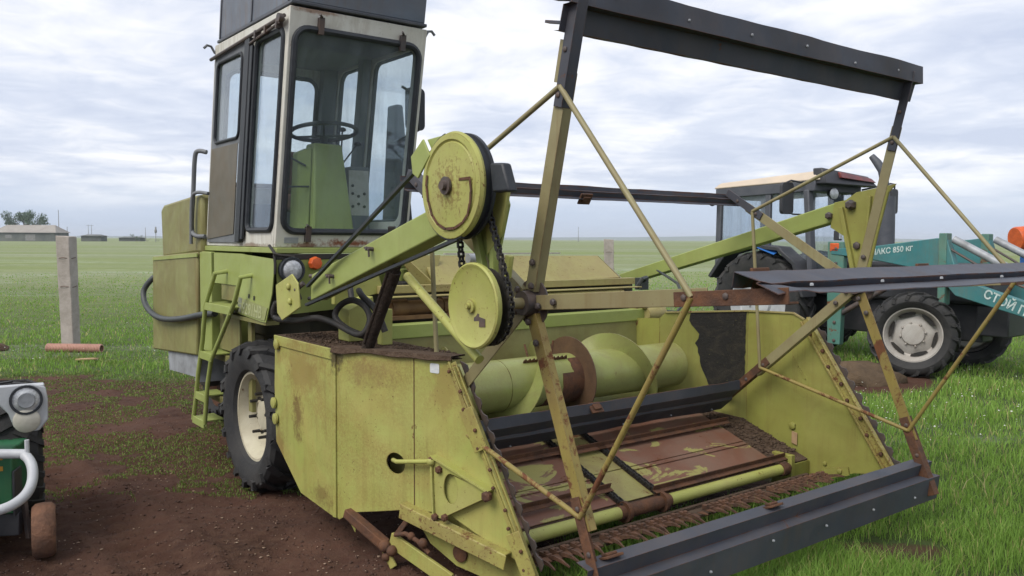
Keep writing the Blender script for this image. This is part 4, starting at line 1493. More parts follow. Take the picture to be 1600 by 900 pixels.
rp = MB()
rp.plate([(.95, 1.240), (.56, 1.252), (.466, 1.21), (.125, .713), (-.205, .25), (.06, .20), (.26, .12), (.42, .105), (.529, .118), (.751, .282), (.95, .365)],
         lambda u, v, d: (RP + d, u, v), .006)
rpan = rp.build('right_side_panel', 'sheetr', HV)
rf_ = MB()
rf_.plate([(0, 1.240), (.62, 1.222), (.66, 1.18), (.66, .58), (.30, .46), (0, .365)], lambda u, v, d: flare(u, v, -d), .006)
rf_.plate([(0, 1.18), (.26, 1.16), (.26, .60), (0, .58)], lambda u, v, d: (FB + FD * .662).to_tuple()[:1] + ((FB + FD * .662).y + u, v) if d == 0 else ((FB + FD * .662).x + .006, (FB + FD * .662).y + u, v), .006)
rfo = rf_.build('right_wall_corner', 'sheetr', HV)
stn = MB()
sp_ = [(.43, 1.222), (.012, 1.234)]
for i in range(14):
    z = 1.20 - .50 * i / 13
    sp_.append((.016 + .02 * abs(mnoise.noise(Vector((z * 14, 3, 0)))), z))
for i in range(10):
    t = i / 9
    sp_.append((.03 + .24 * t, .68 - .02 * t + .035 * mnoise.noise(Vector((t * 9, 7, 0)))))
for i in range(16):
    z = .68 + .52 * i / 15
    sp_.append((.29 + .13 * (i / 15) ** .7 + .045 * mnoise.noise(Vector((z * 9, 9, 0))) + .02 * mnoise.noise(Vector((z * 40, 5, 0))), z))
stn.plate(sp_, lambda u, v, d: flare(u, v, .002 + d), .002)
stn.build('caked_patch', 'stain', rfo)
re_ = MB()
re_.bar((RP - .004, .95, 1.242), (RP - .004, .56, 1.254), .014, .012)
re_.bar(flare(.0, 1.242, .004), flare(.62, 1.225, .004), .014, .012)
re_.bar((RP - .004, .56, 1.254), (RP - .004, .47, 1.214), .014, .012)
re_.build('right_panel_edge', 'cover', rpan)
G0, G1 = Vector((RP, .466, 1.21)), Vector((RP, -.205, .25))
gd = (G1 - G0).normalized()
IN = Vector((-1, 0, 0))
gf = MB()
gf.bar(G0 + IN * .010, G1 + IN * .010, .085, .008, IN)
gf.bar(G0 + IN * .022 + Vector((0, .02, -.012)), G1 + IN * .022 + Vector((0, .02, -.012)), .016, .014, IN)
gf.bar(G0 + IN * .018 + Vector((0, -.034, .024)), G1 + IN * .018 + Vector((0, -.034, .024)), .010, .04, IN)
gfo = gf.build('right_flange', 'flange', HV, .003)
gb = MB()
for i in range(8):
    gb.bolt(G0.lerp(G1, .1 + .11 * i) + IN * .016 + Vector((0, .014 * (-1) ** i, 0)), IN, .015, .014)
gb.build('flange_bolt', 'rust', gfo)
kn = MB()
gdir = (Vector((0, -1, 0)) - gd * Vector((0, -1, 0)).dot(gd)).normalized()
ln = (G1 - G0).length
kn.plate([(u * ln, v) for u, v in pts], lambda u, v, d: G0 + gd * u + gdir * (v + .03) - IN * (.02 + d), .008)
kn.build('right_serrated_edge', 'bracket', HV)
tb = MB()
tb.plate([(.50, .305), (.50, .395), (.545, .402), (.545, .315)], lambda u, v, d: (RP - .012 + d, u, v), .004)
tb.build('pale_tag', 'wood', rpan, .002)
tb2 = MB()
tb2.plate([(.30, .105), (.30, .185), (.10, .235), (.09, .18)], lambda u, v, d: (RP - .014 + d, u, v), .008)
tb2.bolt((RP - .014, .16, .195), IN, .02, .012)
tb2.bolt((RP - .001, .545, .44), IN, .028, .02)
tb2.bolt((RP - .001, .28, .22), IN, .016, .012)
for b, z in ((.50, .86), (.56, .94)):
    tb2.bar((RP - .003, b, z), (RP - .003, b - .05, z - .07), .012, .006, IN)
tb2.build('panel_fitting', 'sheetr', rpan)

# --- trough, back wall and frame beams
tr = MB()
tr.sheet([(1.16, .505), (1.26, .545), (1.42, .575), (1.55, .66), (1.61, .80)], .02, 2.875, .006, 1)
tr.build('auger_trough', 'auger', HV, smooth=60)
ow = MB()
ow.sheet([(1.612, .80), (1.63, 1.0), (1.635, 1.142)], .02, 2.875, .006, 1)
ow.build('header_back_wall', 'tank', HV)
bm_ = MB()
bm_.box(.10, 2.72, 1.62, 1.72, 1.285, 1.375)
bm_.build('green_cross_beam', 'arm', HV, .006)
b2 = MB()
b2.box(.25, 2.60, 1.86, 1.92, 1.555, 1.607)
b2.box(.25, 2.60, 1.78, 1.86, 1.53, 1.54)
b2.build('upper_cross_beam', 'cover', HV, .004)
bw = MB()
bw.box(.12, 2.68, 1.97, 2.03, 1.10, 1.55)
bw.box(.15, 2.68, 1.73, 1.97, 1.20, 1.24)
bw.build('frame_back_plate', 'darkbody', HV)
rl = MB()
rl.lathe([(0, 0), (0, .062), (.12, .062), (.12, .05), (.40, .05), (.40, .062), (1.05, .062), (1.05, 0)], (.34, 1.90, 1.455), (1, 0, 0), 24)
rl.box(.30, 1.4, 1.80, 1.86, 1.385, 1.41)
rl.build('crimping_roll', 'roll', HV, smooth=35)
r2 = MB()
r2.lathe([(0, 0), (0, .055), (1.5, .055), (1.5, 0)], (.9, 1.82, 1.47), (1, 0, 0), 20)
r2.build('dusty_roll', 'cover', HV, smooth=35)
jn = MB()
jn.lathe([(0, 0), (0, .06), (.10, .075), (.20, .06), (.2, 0)], (2.46, 1.62, 1.33), (1, 0, 0), 18)
jn.box(2.42, 2.58, 1.66, 1.75, 1.36, 1.44)
jn.bolt((2.45, 1.62, 1.40), (0, -1, 0), .03, .03)
jn.build('beam_bearing', 'cover', HV)

# hood sheet over the conditioner
hdm = MB()
hdm.hexa([(.70, 1.90, 1.585), (2.46, 1.90, 1.612), (2.47, 1.905, 1.60), (.70, 1.905, 1.575),
          (.75, 2.16, 1.795), (2.40, 2.10, 1.785), (2.41, 2.112, 1.779), (.75, 2.172, 1.789)])
hdm.hexa([(2.405, 2.10, 1.784), (2.468, 1.90, 1.61), (2.474, 1.90, 1.60), (2.41, 2.10, 1.776), (2.53, 2.30, 1.70), (2.58, 1.96, 1.58), (2.585, 1.96, 1.572), (2.535, 2.30, 1.692)])
hood = hdm.build('conditioner_hood', 'cover', HV)
hl_ = MB()
hl_.box(.70, 2.50, 1.868, 1.895, 1.575, 1.60)
hl_.build('hood_edge', 'cover', hood, .003)
h2 = MB()
h2.hexa([(.62, 2.02, 1.60), (.70, 1.89, 1.59), (.712, 1.89, 1.59), (.64, 2.02, 1.60), (.50, 2.06, 1.80), (.52, 2.02, 1.80), (.535, 2.02, 1.80), (.52, 2.06, 1.80)])
h2.plate([(.54, 1.80), (.86, 1.80), (.80, 1.66), (.70, 1.60)], lambda u, v, d: (u, 2.03 + d + (v - 1.6) * .3, v), .006)
h2.build('hood_corner', 'cover', hood)
hb_ = MB()
hb_.box(.95, 2.05, 2.16, 2.19, 1.80, 1.812)
hb_.build('hood_rail', 'pale', hood)
fb_ = MB()
fb_.box(.30, 1.15, 2.30, 2.36, 1.735, 1.775)
fb_.box(.30, .45, 2.25, 2.34, 1.45, 1.70)
fb_.box(.62, .82, 2.2, 2.36, 1.45, 1.70)
fb_.build('frame_crossbar', 'arm', HV, .005)
fk = MB()
fk.box(.48, .54, 2.12, 2.18, 1.55, 1.95)
fk.bar((.56, 2.2, 1.58), (.50, 2.15, 2.0), .05, .03)
fk.bar((.70, 2.2, 1.58), (.62, 2.15, 1.98), .05, .03)
fk.bar((.36, 2.2, 1.55), (.42, 2.2, 1.80), .05, .03)
fk.box(.2, .24, 2.05, 2.12, 1.50, 1.62)
fk.box(.5, .62, 2.0, 2.2, 1.40, 1.62)
fk.build('lift_linkage', 'black', HV, .004)
cy_ = MB()
cy_.tube([(1.05, 2.02, 1.775), (1.18, 2.02, 1.775)], .035, 14)
cy_.build('grey_canister', 'galv', HV)
hk_ = MB()
hk_.tube([(2.66, 1.9, 1.52), (2.68, 1.85, 1.60), (2.72, 1.85, 1.605), (2.74, 1.9, 1.58)], .018, 8)
hk_.box(2.72, 2.80, 1.9, 1.98, 1.50, 1.60)
hk_.tube([(2.62, 1.62, 1.35), (2.76, 1.55, 1.34), (2.86, 1.55, 1.42), (2.93, 1.7, 1.56), (2.96, 1.95, 1.66), (3.0, 2.1, 1.64)], .012, 8)
hk_.build('hydraulic_hose', 'hose', HV)

FRAME = ('green_cross_beam', 'upper_cross_beam', 'frame_back_plate', 'crimping_roll', 'dusty_roll', 'beam_bearing', 'conditioner_hood', 'hood_corner', 'frame_crossbar', 'lift_linkage', 'grey_canister', 'hydraulic_hose')
for ob_ in list(COL.objects):         # the whole conditioner frame sits this low behind the auger
    if ob_.parent == HV and ob_.name.split('.')[0] in FRAME:
        ob_.location.z = -.145

# things on the left cover: hydraulic ram, strut, hoses
hy = MB()
hy.tube([(-.20, .87, 1.60), (-.20, 1.19, 1.15)], .034, 16)
hy.tube([(-.20, .84, 1.64), (-.20, .90, 1.55)], .022, 10)
hy.tube([(-.235, .88, 1.60), (-.235, 1.15, 1.20)], .010, 8)
hy.build('lift_ram', plain('soil_coated_ram', (.030, .024, .020), (.055, .042, .034), 18, .95, 0, .8, .1, 60), HV)
su = MB()
su.tube([(-.24, .68, 1.585), (-.24, .05, 1.235)], .023, 12)
su.build('arm_strut', 'disc', HV)
hs2 = MB()
for pth in ([(-.31, 2.20, 1.36), (-.32, 2.23, 1.30), (-.31, 2.20, 1.255), (-.28, 1.95, 1.26), (-.24, 1.75, 1.29), (-.2, 1.6, 1.27), (-.16, 1.35, 1.22), (-.12, 1.3, 1.3), (-.12, 1.36, 1.38), (-.14, 1.48, 1.41), (-.16, 1.60, 1.37), (-.18, 1.62, 1.30), (-.16, 1.5, 1.24), (-.1, 1.38, 1.20)],
            [(-.05, 1.25, 1.24), (-.08, 1.30, 1.36), (-.1, 1.42, 1.43), (-.06, 1.55, 1.46)], [(.0, 1.7, 1.2), (.0, 1.75, 1.35), (.05, 1.9, 1.5)]):
    hs2.tube(smooth_path(pth), .019, 10)
hs2.tube([(-.31, 2.20, 1.36), (-.22, 2.10, 1.36)], .012, 8)
hs2.build('hose_loop', 'black', HV)
bx_ = MB()
bx_.hexa([(-.10, 1.60, 1.15), (.10, 1.60, 1.15), (.10, 1.75, 1.15), (-.10, 1.75, 1.15), (-.10, 1.60, 1.34), (.06, 1.60, 1.42), (.06, 1.75, 1.42), (-.10, 1.75, 1.36)])
bx_.box(-.02, .05, 1.34, 1.40, 1.15, 1.36)
bx_.hexa([(-.05, 1.9, 1.35), (.3, 1.9, 1.42), (.3, 1.95, 1.42), (-.05, 1.95, 1.35), (-.05, 1.9, 1.5), (.25, 1.9, 1.58), (.25, 1.95, 1.58), (-.05, 1.95, 1.5)])
bx_.build('drive_bracket', 'disc', HV, .005)

# --- reel lift arms
al = MB()
al.hexa([(-.285, 1.74, 1.395), (-.175, 1.74, 1.395), (-.175, .20, 1.822), (-.285, .20, 1.822),
         (-.285, 1.72, 1.555), (-.175, 1.72, 1.555), (-.175, .26, 1.945), (-.285, .26, 1.945)])
arml = al.build('left_reel_arm', 'arm', HV, .008)
pin = MB()
for b, z in ((.95, 1.715), (1.42, 1.555)):
    pin.tube([(-.285, b, z), (-.325, b + .01, z + .004)], .011, 8)
    pin.bar((-.318, b + .03, z + .008), (-.318, b - .02, z - .002), .012, .010)
    pin.bar((-.318, b - .012, z), (-.318, b - .016, z - .04), .008, .008)
pin.build('arm_pin', 'bracket', arml)
ae = MB()
ae.tube([(-.23, 1.74, 1.54), (-.23, 1.86, 1.54)], .012, 8)
ae.tube([(-.23, 1.74, 1.40), (-.23, 1.88, 1.40)], .012, 8)
ae.tube([(-.30, 1.80, 1.50), (-.33, 1.84, 1.46), (-.30, 1.86, 1.40)], .016, 8)
ae.build('arm_pivot', 'bracket', arml)
lf = MB()
lf.plate([(2.14, 1.474), (1.888, 1.553), (1.80, 1.50), (1.77, 1.357), (2.043, 1.258), (2.12, 1.30)], lambda u, v, d: (-.34 + d, u, v), .012)
lf.bolt((-.34, 1.92, 1.475), IN, .022, .018)
lf.bolt((-.34, 1.90, 1.385), IN, .022, .018)
lf.build('belt_guard', 'disc', HV, .004)
lf2 = MB()
lf2.plate([(.475, 2.155), (.366, 2.229), (.306, 2.15), (.411, 2.050), (.46, 2.075)], lambda u, v, d: (-.34 + d, u, v), .010)
lf2.plate([(.37, 2.228), (.30, 2.14), (.24, 2.235)], lambda u, v, d: (-.315 + d * .4, u, v), .10)
lf2.bar((-.30, .33, 2.15), (-.26, .14, 2.0), .03, .03)
lf2.build('belt_guard', 'arm', HV, .004)
bl = MB()
bl.bar((-.318, 1.70, 1.487), (-.318, .20, 2.222), .022, .015)
bl.bar((-.318, 1.72, 1.375), (-.318, .10, 1.772), .022, .015)
arc = [(-.318, .147 + .234 * math.cos(t), 2.004 + .234 * math.sin(t)) for t in np.linspace(rad(75), rad(-110), 20)]
bl.tube(arc, .012, 6)
bl.build('drive_belt', 'seal', HV)

# --- discs (variator sheave above, sprocket cover below)
d1 = disc_x('upper_pulley', 'disc1', .147, 2.004, -.318, [(.012, 0), (.012, .236), (.0, .240), (-.016, .232), (-.020, .205), (-.014, .200), (-.012, .196), (-.018, .190), (-.020, .150), (-.030, .04), (-.034, 0)], HV)
disc_x('pulley_hub', 'bracket', .147, 2.004, -.352, [(0, .040), (-.012, .040), (-.012, .022), (-.03, .020), (-.03, 0)], d1, 20)
cr = MB()
disc_x('pulley_groove', 'seal', .147, 2.004, -.318, [(.0125, 0), (.0125, .222), (.05, .222), (.05, .236), (.066, .236), (.066, 0)], d1)
crk = [(.147, 2.004), (.10, 2.018), (.06, 2.028), (-.02, 2.030), (-.028, 1.97), (-.020, 1.92), (.0, 1.87), (.04, 1.838), (.10, 1.818), (.17, 1.815), (.23, 1.835), (.28, 1.875), (.315, 1.94), (.33, 2.01), (.325, 2.06)]
for p, q in zip(crk[1:], crk[2:]):
    cr.bar((-.3445, *p), (-.3415, *q), .012, .003, IN)
cr.build('pulley_rust_line', 'rust', d1)
d2 = disc_x('lower_sprocket_cover', 'disc', 0, HZ, -.30, [(.010, 0), (.010, .184), (.0, .188), (-.014, .188), (-.020, .180), (-.016, .168), (-.012, .16), (-.018, .03), (-.018, 0)], HV)
disc_x('sprocket_boss', 'disc', 0, HZ, -.318, [(0, .030), (-.012, .030), (-.014, .014), (-.03, .012), (-.03, 0)], d2, 20)
dt = MB()
for b, z, s in ((-.035, HZ - .045, .02), (-.075, HZ - .065, .022)):
    dt.plate([(b - s, z - s * .8), (b + s, z - s), (b + s * .9, z + s), (b - s, z + s * .7)], lambda u, v, d: (-.3155 - d, u, v), .0015)
dt.build('sprocket_mark', 'bracket', d2)
# roller chain between them
chn = MB()
R1, R2 = .10, .172
C1, C2 = Vector((.147, 2.004)), Vector((0, HZ))
dC = (C2 - C1)
L = dC.length
dC = dC / L
nC = Vector((dC.y, -dC.x))
path = []
sn = (R2 - R1) / L
for i in range(120):
    path.append(None)
path = []
th0 = math.atan2(nC.y, nC.x)
off = math.asin(sn)
for t in np.linspace(th0 - off, th0 - off - (2 * math.pi - (math.pi + 2 * off)) , 14):
    pass
a_c = math.atan2(dC.y, dC.x)
t1, t2 = a_c + math.pi / 2 + off, a_c + math.pi * 1.5 - off
for t in np.linspace(t1, t2, 16):
    path.append(C1 + R1 * Vector((math.cos(t), math.sin(t))))
for t in np.linspace(t2 - 2 * math.pi, t1, 26):
    path.append(C2 + R2 * Vector((math.cos(t), math.sin(t))))
path.append(path[0])
acc, links = 0.0, []
step = .0215
d_ = 0.0
for p, q in zip(path, path[1:]):
    seg = (q - p).length
    while d_ <= seg:
        links.append((p.lerp(q, d_ / seg), (q - p).normalized()))
        d_ += step
    d_ -= seg
for i, (p, t) in enumerate(links):
    w = .013 if i % 2 else .008
    h = step * .55
    A, B_ = p - t * h, p + t * h
    for s in (-1, 1):
        chn.bar((-.235 + s * w, A.x, A.y), (-.235 + s * w, B_.x, B_.y), .004, .016, (0, -t.y, t.x))
    chn.tube([(-.235 - .014, p.x + t.x * h, p.y + t.y * h), (-.235 + .014, p.x + t.x * h, p.y + t.y * h)], .006, 6)
chn.build('roller_chain', 'black', HV, smooth=0)
spk = MB()
for c, r, nt_ in ((C1, R1, 18), (C2, R2, 30)):
    spk.lathe([(-.003, 0), (-.003, r - .008), (.003, r - .008), (.003, 0)], (-.235, c.x, c.y), (1, 0, 0), 36)
spk.build('chain_sprocket', 'black', HV)


def bearing_plate(a, name, sgn):
    p = MB()
    p.plate([(.36, 1.86), (.31, 2.03), (.205, 2.055), (.136, 2.05), (-.01, 2.03), (-.06, 1.92), (.04, 1.62), (-.07, 1.44), (-.08, 1.50), (.197, 1.791)][0:7] + [(.0, 1.40), (-.06, 1.47), (-.02, 1.56), (.19, 1.79)],
            lambda u, v, d: (a + d, u, v), .012)
    p.bar((a - sgn * .018, .23, 1.98), (a - sgn * .018, .06, 1.52), .04, .03, (1, 0, 0))
    p.bar((a - sgn * .018, .03, 1.98), (a - sgn * .018, .02, 1.56), .03, .03, (1, 0, 0))
    return p


bp1 = bearing_plate(-.165, 'l', 1).build('left_bearing_plate', 'arm', HV, .003)
bq = MB()
bq.hexa([(-.30, -.24, 1.965), (-.25, -.24, 1.965), (-.25, -.12, 1.965), (-.30, -.12, 1.965), (-.30, -.19, 2.085), (-.25, -.19, 2.085), (-.25, -.10, 2.09), (-.30, -.10, 2.09)])
bq.build('pulley_support', 'seal', bp1, .01)
bq = MB()
bq.plate([(.10, 2.08), (-.06, 2.10), (-.10, 1.99), (-.05, 1.80), (.05, 1.70)], lambda u, v, d: (-.20 + d, u, v), .02)
bq.tube([(-.15, -.03, 1.60), (-.15, -.05, 1.70)], .02, 8)
bq.build('support_web', 'disc', bp1, .004)

ar = MB()
ar.hexa([(2.95, 2.42, 1.355), (3.05, 2.42, 1.355), (3.05, .26, 1.915), (2.95, .26, 1.915), (2.95, 2.40, 1.465), (3.05, 2.40, 1.465), (3.05, .28, 2.04), (2.95, .28, 2.04)])
armr = ar.build('right_reel_arm', 'arm', HV, .008)
ab = MB()
ab.plate([(.325, 1.865), (.30, 2.035), (.215, 2.05), (.136, 2.10), (-.14, 2.145), (-.09, 2.09), (-.02, 1.80), (.055, 1.42), (-.02, 1.42), (.14, 1.46), (.19, 1.79), (.25, 1.82)][0:8] + [(.14, 1.44), (.195, 1.79)],
         lambda u, v, d: (2.935 + d, u, v), .012)
ab.bar((2.922, .24, 2.0), (2.922, .12, 1.50), .03, .025, (1, 0, 0))
ab.bar((2.922, .03, 2.07), (2.922, .07, 1.52), .02, .025, (1, 0, 0))
abp = ab.build('right_bearing_plate', 'sheetr', HV, .003)
ab2 = MB()
ab2.bolt((2.934, .165, 2.015), IN, .035, .05)
ab2.bolt((2.934, .12, 1.74), IN, .026, .02)
ab2.bolt((2.934, .33, 1.945), IN, .026, .03)
ab2.build('plate_bolt', 'bracket', abp)
ab3 = MB()
ab3.plate([(-.02, 2.045), (-.06, 2.055), (-.06, 2.035), (-.02, 2.025)], lambda u, v, d: (2.9335 + d, u, v), .001)
ab3.build('plate_slot', 'text', abp)

# --- auger: tube, opposite-handed flights, feeding fingers in the middle
AB, AZ, AR, FR = 1.30, .835, .165, .278
au = MB()
au.lathe([(0, 0), (0, AR), (.72, AR), (.72, AR - .004), (.724, AR - .004), (.724, AR), (2.36, AR), (2.36, 0)], (.06, AB, AZ), (1, 0, 0), 64)
aug = au.build('auger_tube', 'auger', HV, smooth=35)


def flight(a0, a1, th0, turns, hand):
    m = MB()
    n = int(56 * turns)
    vs, fs = [], []
    for i in range(n + 1):
        t = i / n
        th = th0 + hand * 2 * math.pi * turns * t
        a = a0 + (a1 - a0) * t
        c, s = math.cos(th), math.sin(th)
        for da, r in ((-.004, AR - .01), (-.004, FR), (.004, FR), (.004, AR - .01)):
            vs.append((a + da, AB + r * c, AZ + r * s))
    for i in range(n):
        for k in range(4):
            k2 = (k + 1) % 4
            fs.append((i * 4 + k, i * 4 + 4 + k, i * 4 + 4 + k2, i * 4 + k2))
    fs += [(0, 1, 2, 3), (n * 4 + 3, n * 4 + 2, n * 4 + 1, n * 4)]
    return m.add(vs, fs)


flight(.10, 1.22, rad(235), 1.12 / .72, -1).build('left_auger_flight', 'auger', aug, smooth=50)
flight(1.60, 2.17, rad(5), .57 / .72, 1).build('right_auger_flight', 'auger', aug, smooth=50)
rg_ = MB()
rg_.lathe([(0, AR - .01), (0, FR), (.007, FR), (.007, AR - .01)], (1.385, AB, AZ), (1, 0, 0), 56)
rg_.build('worn_feed_ring', plain('brown_worn_steel', (.085, .05, .03), (.13, .075, .04), 8, .7, 0, .2), aug, smooth=35)
pt_ = MB()
for (a0, a1, t0, t1) in ((1.20, 1.384, 158, 262), (1.08, 1.20, 215, 262), (1.30, 1.384, 120, 158)):
    n_ = 10
    vs = []
    for i in range(n_ + 1):
        th = rad(t0 + (t1 - t0) * i / n_)
        for a in (a0 + .012 * mnoise.noise(Vector((i * .9, a0, 0))), a1):
            for r in (AR + .001, AR + .004):
                vs.append((a, AB + r * math.cos(th), AZ + r * math.sin(th)))
    fs = []
    for i in range(n_):
        o_ = i * 4
        for p, q in ((0, 1), (1, 3), (3, 2), (2, 0)):
            fs.append((o_ + p, o_ + q, o_ + 4 + q, o_ + 4 + p))
    fs += [(0, 1, 3, 2), (n_ * 4, n_ * 4 + 2, n_ * 4 + 3, n_ * 4 + 1)]
    pt_.add(vs, fs)
pt_.build('bare_tube_patch', 'rust', aug, smooth=50)
tooth = [(0, 0)]
for i in range(11):
    tooth += [(i * .034, .028), (i * .034 + .014, .040), (i * .034 + .024, .026)]
tooth += [(.374, 0)]
ft_ = MB()
th = rad(118)
ft_.plate(tooth, lambda u, v, d: (.93 + u, AB + (AR - .012 + v) * math.cos(th) - d, AZ + (AR - .012 + v) * math.sin(th)), .008)
ft_.build('toothed_strip', 'rust', aug)
ff = MB()
for i, (a, t) in enumerate(((1.10, 60), (1.22, 95), (1.30, 45), (1.05, 170))):
    th = rad(t)
    ff.tube([(a, AB + AR * .9 * math.cos(th), AZ + AR * .9 * math.sin(th)), (a + .01, AB + (AR + .10) * math.cos(th), AZ + (AR + .10) * math.sin(th))], .007, 8)
ff.build('feeding_finger', 'rust', aug)

# --- conveyor deck, chains, slats, front roller
def deck(a, b, up=0.0):
    z = .235 + .345 * (b - .38)
    return (a, b - .33 * up, z + .945 * up)


X0, X1 = .13, 2.52
c1, c2 = 1.02, 1.33          # chain lanes at the front edge


def lane(a, b):              # lanes drift slightly to the right towards the back
    return a - .02 * (b - .38)


for nm, mt, a0, a1 in (('left_deck_plate', 'deck', X0, c1 - .02), ('middle_deck_strip', 'deckg', c1 + .03, c2 - .02), ('right_deck_plate', 'deck', c2 + .03, X1)):
    dk = MB()
    for i, (b0, b1) in enumerate(((.43, .70), (.705, .97), (.975, 1.20))):
        dk.hexa([deck(a0, b0, -.006), deck(a1, b0, -.006), deck(a1, b1, -.006), deck(a0, b1, -.006),
                 deck(a0, b0, .002 * (i % 2)), deck(a1, b0, .002 * (i % 2)), deck(a1, b1, .002 * (i % 2)), deck(a0, b1, .002 * (i % 2))])
    if nm != 'middle_deck_strip':
        for bb in (.66, ):
            dk.hexa([deck(a0, bb, .002), deck(a1, bb, .002), deck(a1, bb + .008, .002), deck(a0, bb + .008, .002),
                     deck(a0, bb, .009), deck(a1, bb, .009), deck(a1, bb + .008, .009), deck(a0, bb + .008, .009)])
    dk.build(nm, mt, HV, .002)
dt_ = MB()
dt_.hexa([deck(X0 - .08, .40, -.03), deck(2.86, .40, -.03), deck(2.86, 1.22, -.03), deck(X0 - .2, 1.22, -.03),
          deck(X0 - .08, .40, -.012), deck(2.86, .40, -.012), deck(2.86, 1.22, -.012), deck(X0 - .2, 1.22, -.012)])
dt_.build('deck_tray', 'dirt', HV)


def heap2(n, r):
    b = r.uniform(.5, 1.2, n)
    a = r.uniform(2.54, 2.86, n)
    k = a < 2.86 - np.maximum(0, b - .95) * 1.15
    a, b = a[k], b[k]
    return a, b, .225 + .345 * (b - .38)


h2_ = kind(lumps('deck_debris', 700, heap2, .005, .02, MT['dirt'], 33, .6), 'stuff')
h2_.parent = HV
for k, cc in enumerate((c1, c2)):
    chm = MB()
    for i in range(34):
        b = .40 + .0245 * i
        for s in (-1, 1):
            w = .014 if i % 2 else .009
            chm.bar(deck(cc + s * w, b, .016), deck(cc + s * w, b + .028, .016), .005, .022, (0, -.33, .945))
        chm.tube([deck(cc - .02, b, .016), deck(cc + .02, b, .016)], .008, 6)
    chm.build('conveyor_chain', 'black', HV, smooth=0)
for a0, a1, b, nm in ((c2 - .05, 2.60, .90, 1), (X0, c1 + .05, .93, 0), (c1 - .05, c2 + .02, .90, 2), (c2 - .04, 2.60, .415, 1), (X0, c1 + .02, .52, 0)):
    s = MB()
    s.bar(deck(a0, b, .03), deck(a1, b, .03), .035, .006, (0, -.33, .945))
    s.bar(deck(a0, b + .016, .045), deck(a1, b + .016, .045), .006, .035, (0, -.33, .945))
    s.build('conveyor_slat', 'rust', HV, .002)
ro = MB()
for a0, a1 in ((X0, c1 - .05), (c2 + .06, 2.50)):
    ro.lathe([(0, 0), (0, .036), (a1 - a0, .036), (a1 - a0, 0)], (a0, .385, .215), (1, 0, 0), 24)
ro.build('front_roller', 'disc', HV, smooth=35)
rc = MB()
rc.lathe([(0, 0), (0, .040), (c2 - c1 + .11, .040), (c2 - c1 + .11, 0)], (c1 - .05, .385, .213), (1, 0, 0), 20)
for cc in (c1, c2):
    rc.lathe([(-.012, .03), (-.012, .062), (.012, .062), (.012, .03)], (cc, .385, .213), (1, 0, 0), 14)
rc.lathe([(0, 0), (0, .045), (.06, .05), (.10, .03), (.10, 0)], (2.50, .385, .215), (1, 0, 0), 16)
rc.build('roller_sprocket', 'rust', HV, smooth=35)
rc2 = MB()
rc2.box(2.60, 2.64, .36, .52, .06, .30)
rc2.box(2.64, 2.875, .40, .43, .06, .22)
rc2.build('roller_bracket', 'sheetr', HV, .004)
# cutter bar: beam, guards and knife
cu_ = MB()
cu_.box(.16, 2.72, .18, .28, .150, .162)
cu_.box(.16, 2.72, .30, .325, .150, .170)
cbar = cu_.build('cutter_bar', 'dirt', HV)
cg = MB()
for i in range(37):
    a = .22 + .070 * i
    j = random.uniform(-.006, .006)
    up_ = random.uniform(-.035, .035)
    if i in (6, 17, 18, 27):
        continue
    vs = []
    for y, w, z, h in ((.19, .010, .174, .011), (.155, .009, .182, .010), (.12, .006, .182 + up_ * .3, .008), (.085, .003, .172 + up_ * .6, .004)):
        for sx, sz in ((-1, -1), (1, -1), (1, 1), (-1, 1)):
            vs.append((a + sx * w + j * (1 - y * 8) + (.03 + j * 5) * (.19 - y) / .12, y - (.02 + j * 3 if y < .1 else 0) * .6, z + sz * h))
    fs = []
    for q in range(3):
        for k in range(4):
            k2 = (k + 1) % 4
            fs.append((q * 4 + k, q * 4 + k2, q * 4 + 4 + k2, q * 4 + 4 + k))
    fs += [(3, 2, 1, 0), (12, 13, 14, 15)]
    cg.add(vs, fs)
    cg.box(a - .016, a + .016, .18, .25, .166, .192)
    cg.bolt((a, .21, .190), (0, 0, 1), .014, .014)
cg.build('knife_guard', plain('bright_rusty_guard', (0.15, 0.075, 0.045), (0.055, 0.032, 0.022), 22, .75, 0, .3), cbar, smooth=30)
ck = MB()
for i in range(36):
    a = .255 + .070 * i
    ck.plate([(a - .022, .19), (a + .022, .19), (a + .005, .13), (a - .005, .13)], lambda u, v, d: (u, v, .178 + d), .004)
ck.build('knife_section', 'rust', cbar)

# ------------------------------------------------------------------ reel
def sp3(k, r, t, a):
    th = rad(PH + 72 * k)
    return (a, -math.sin(th) * r - math.cos(th) * t, HZ + math.cos(th) * r - math.sin(th) * t)


def radial(k):
    th = rad(PH + 72 * k)
    return Vector((0, -math.sin(th), math.cos(th)))


def tang(k):
    th = rad(PH + 72 * k)
    return Vector((0, -math.cos(th), -math.sin(th)))


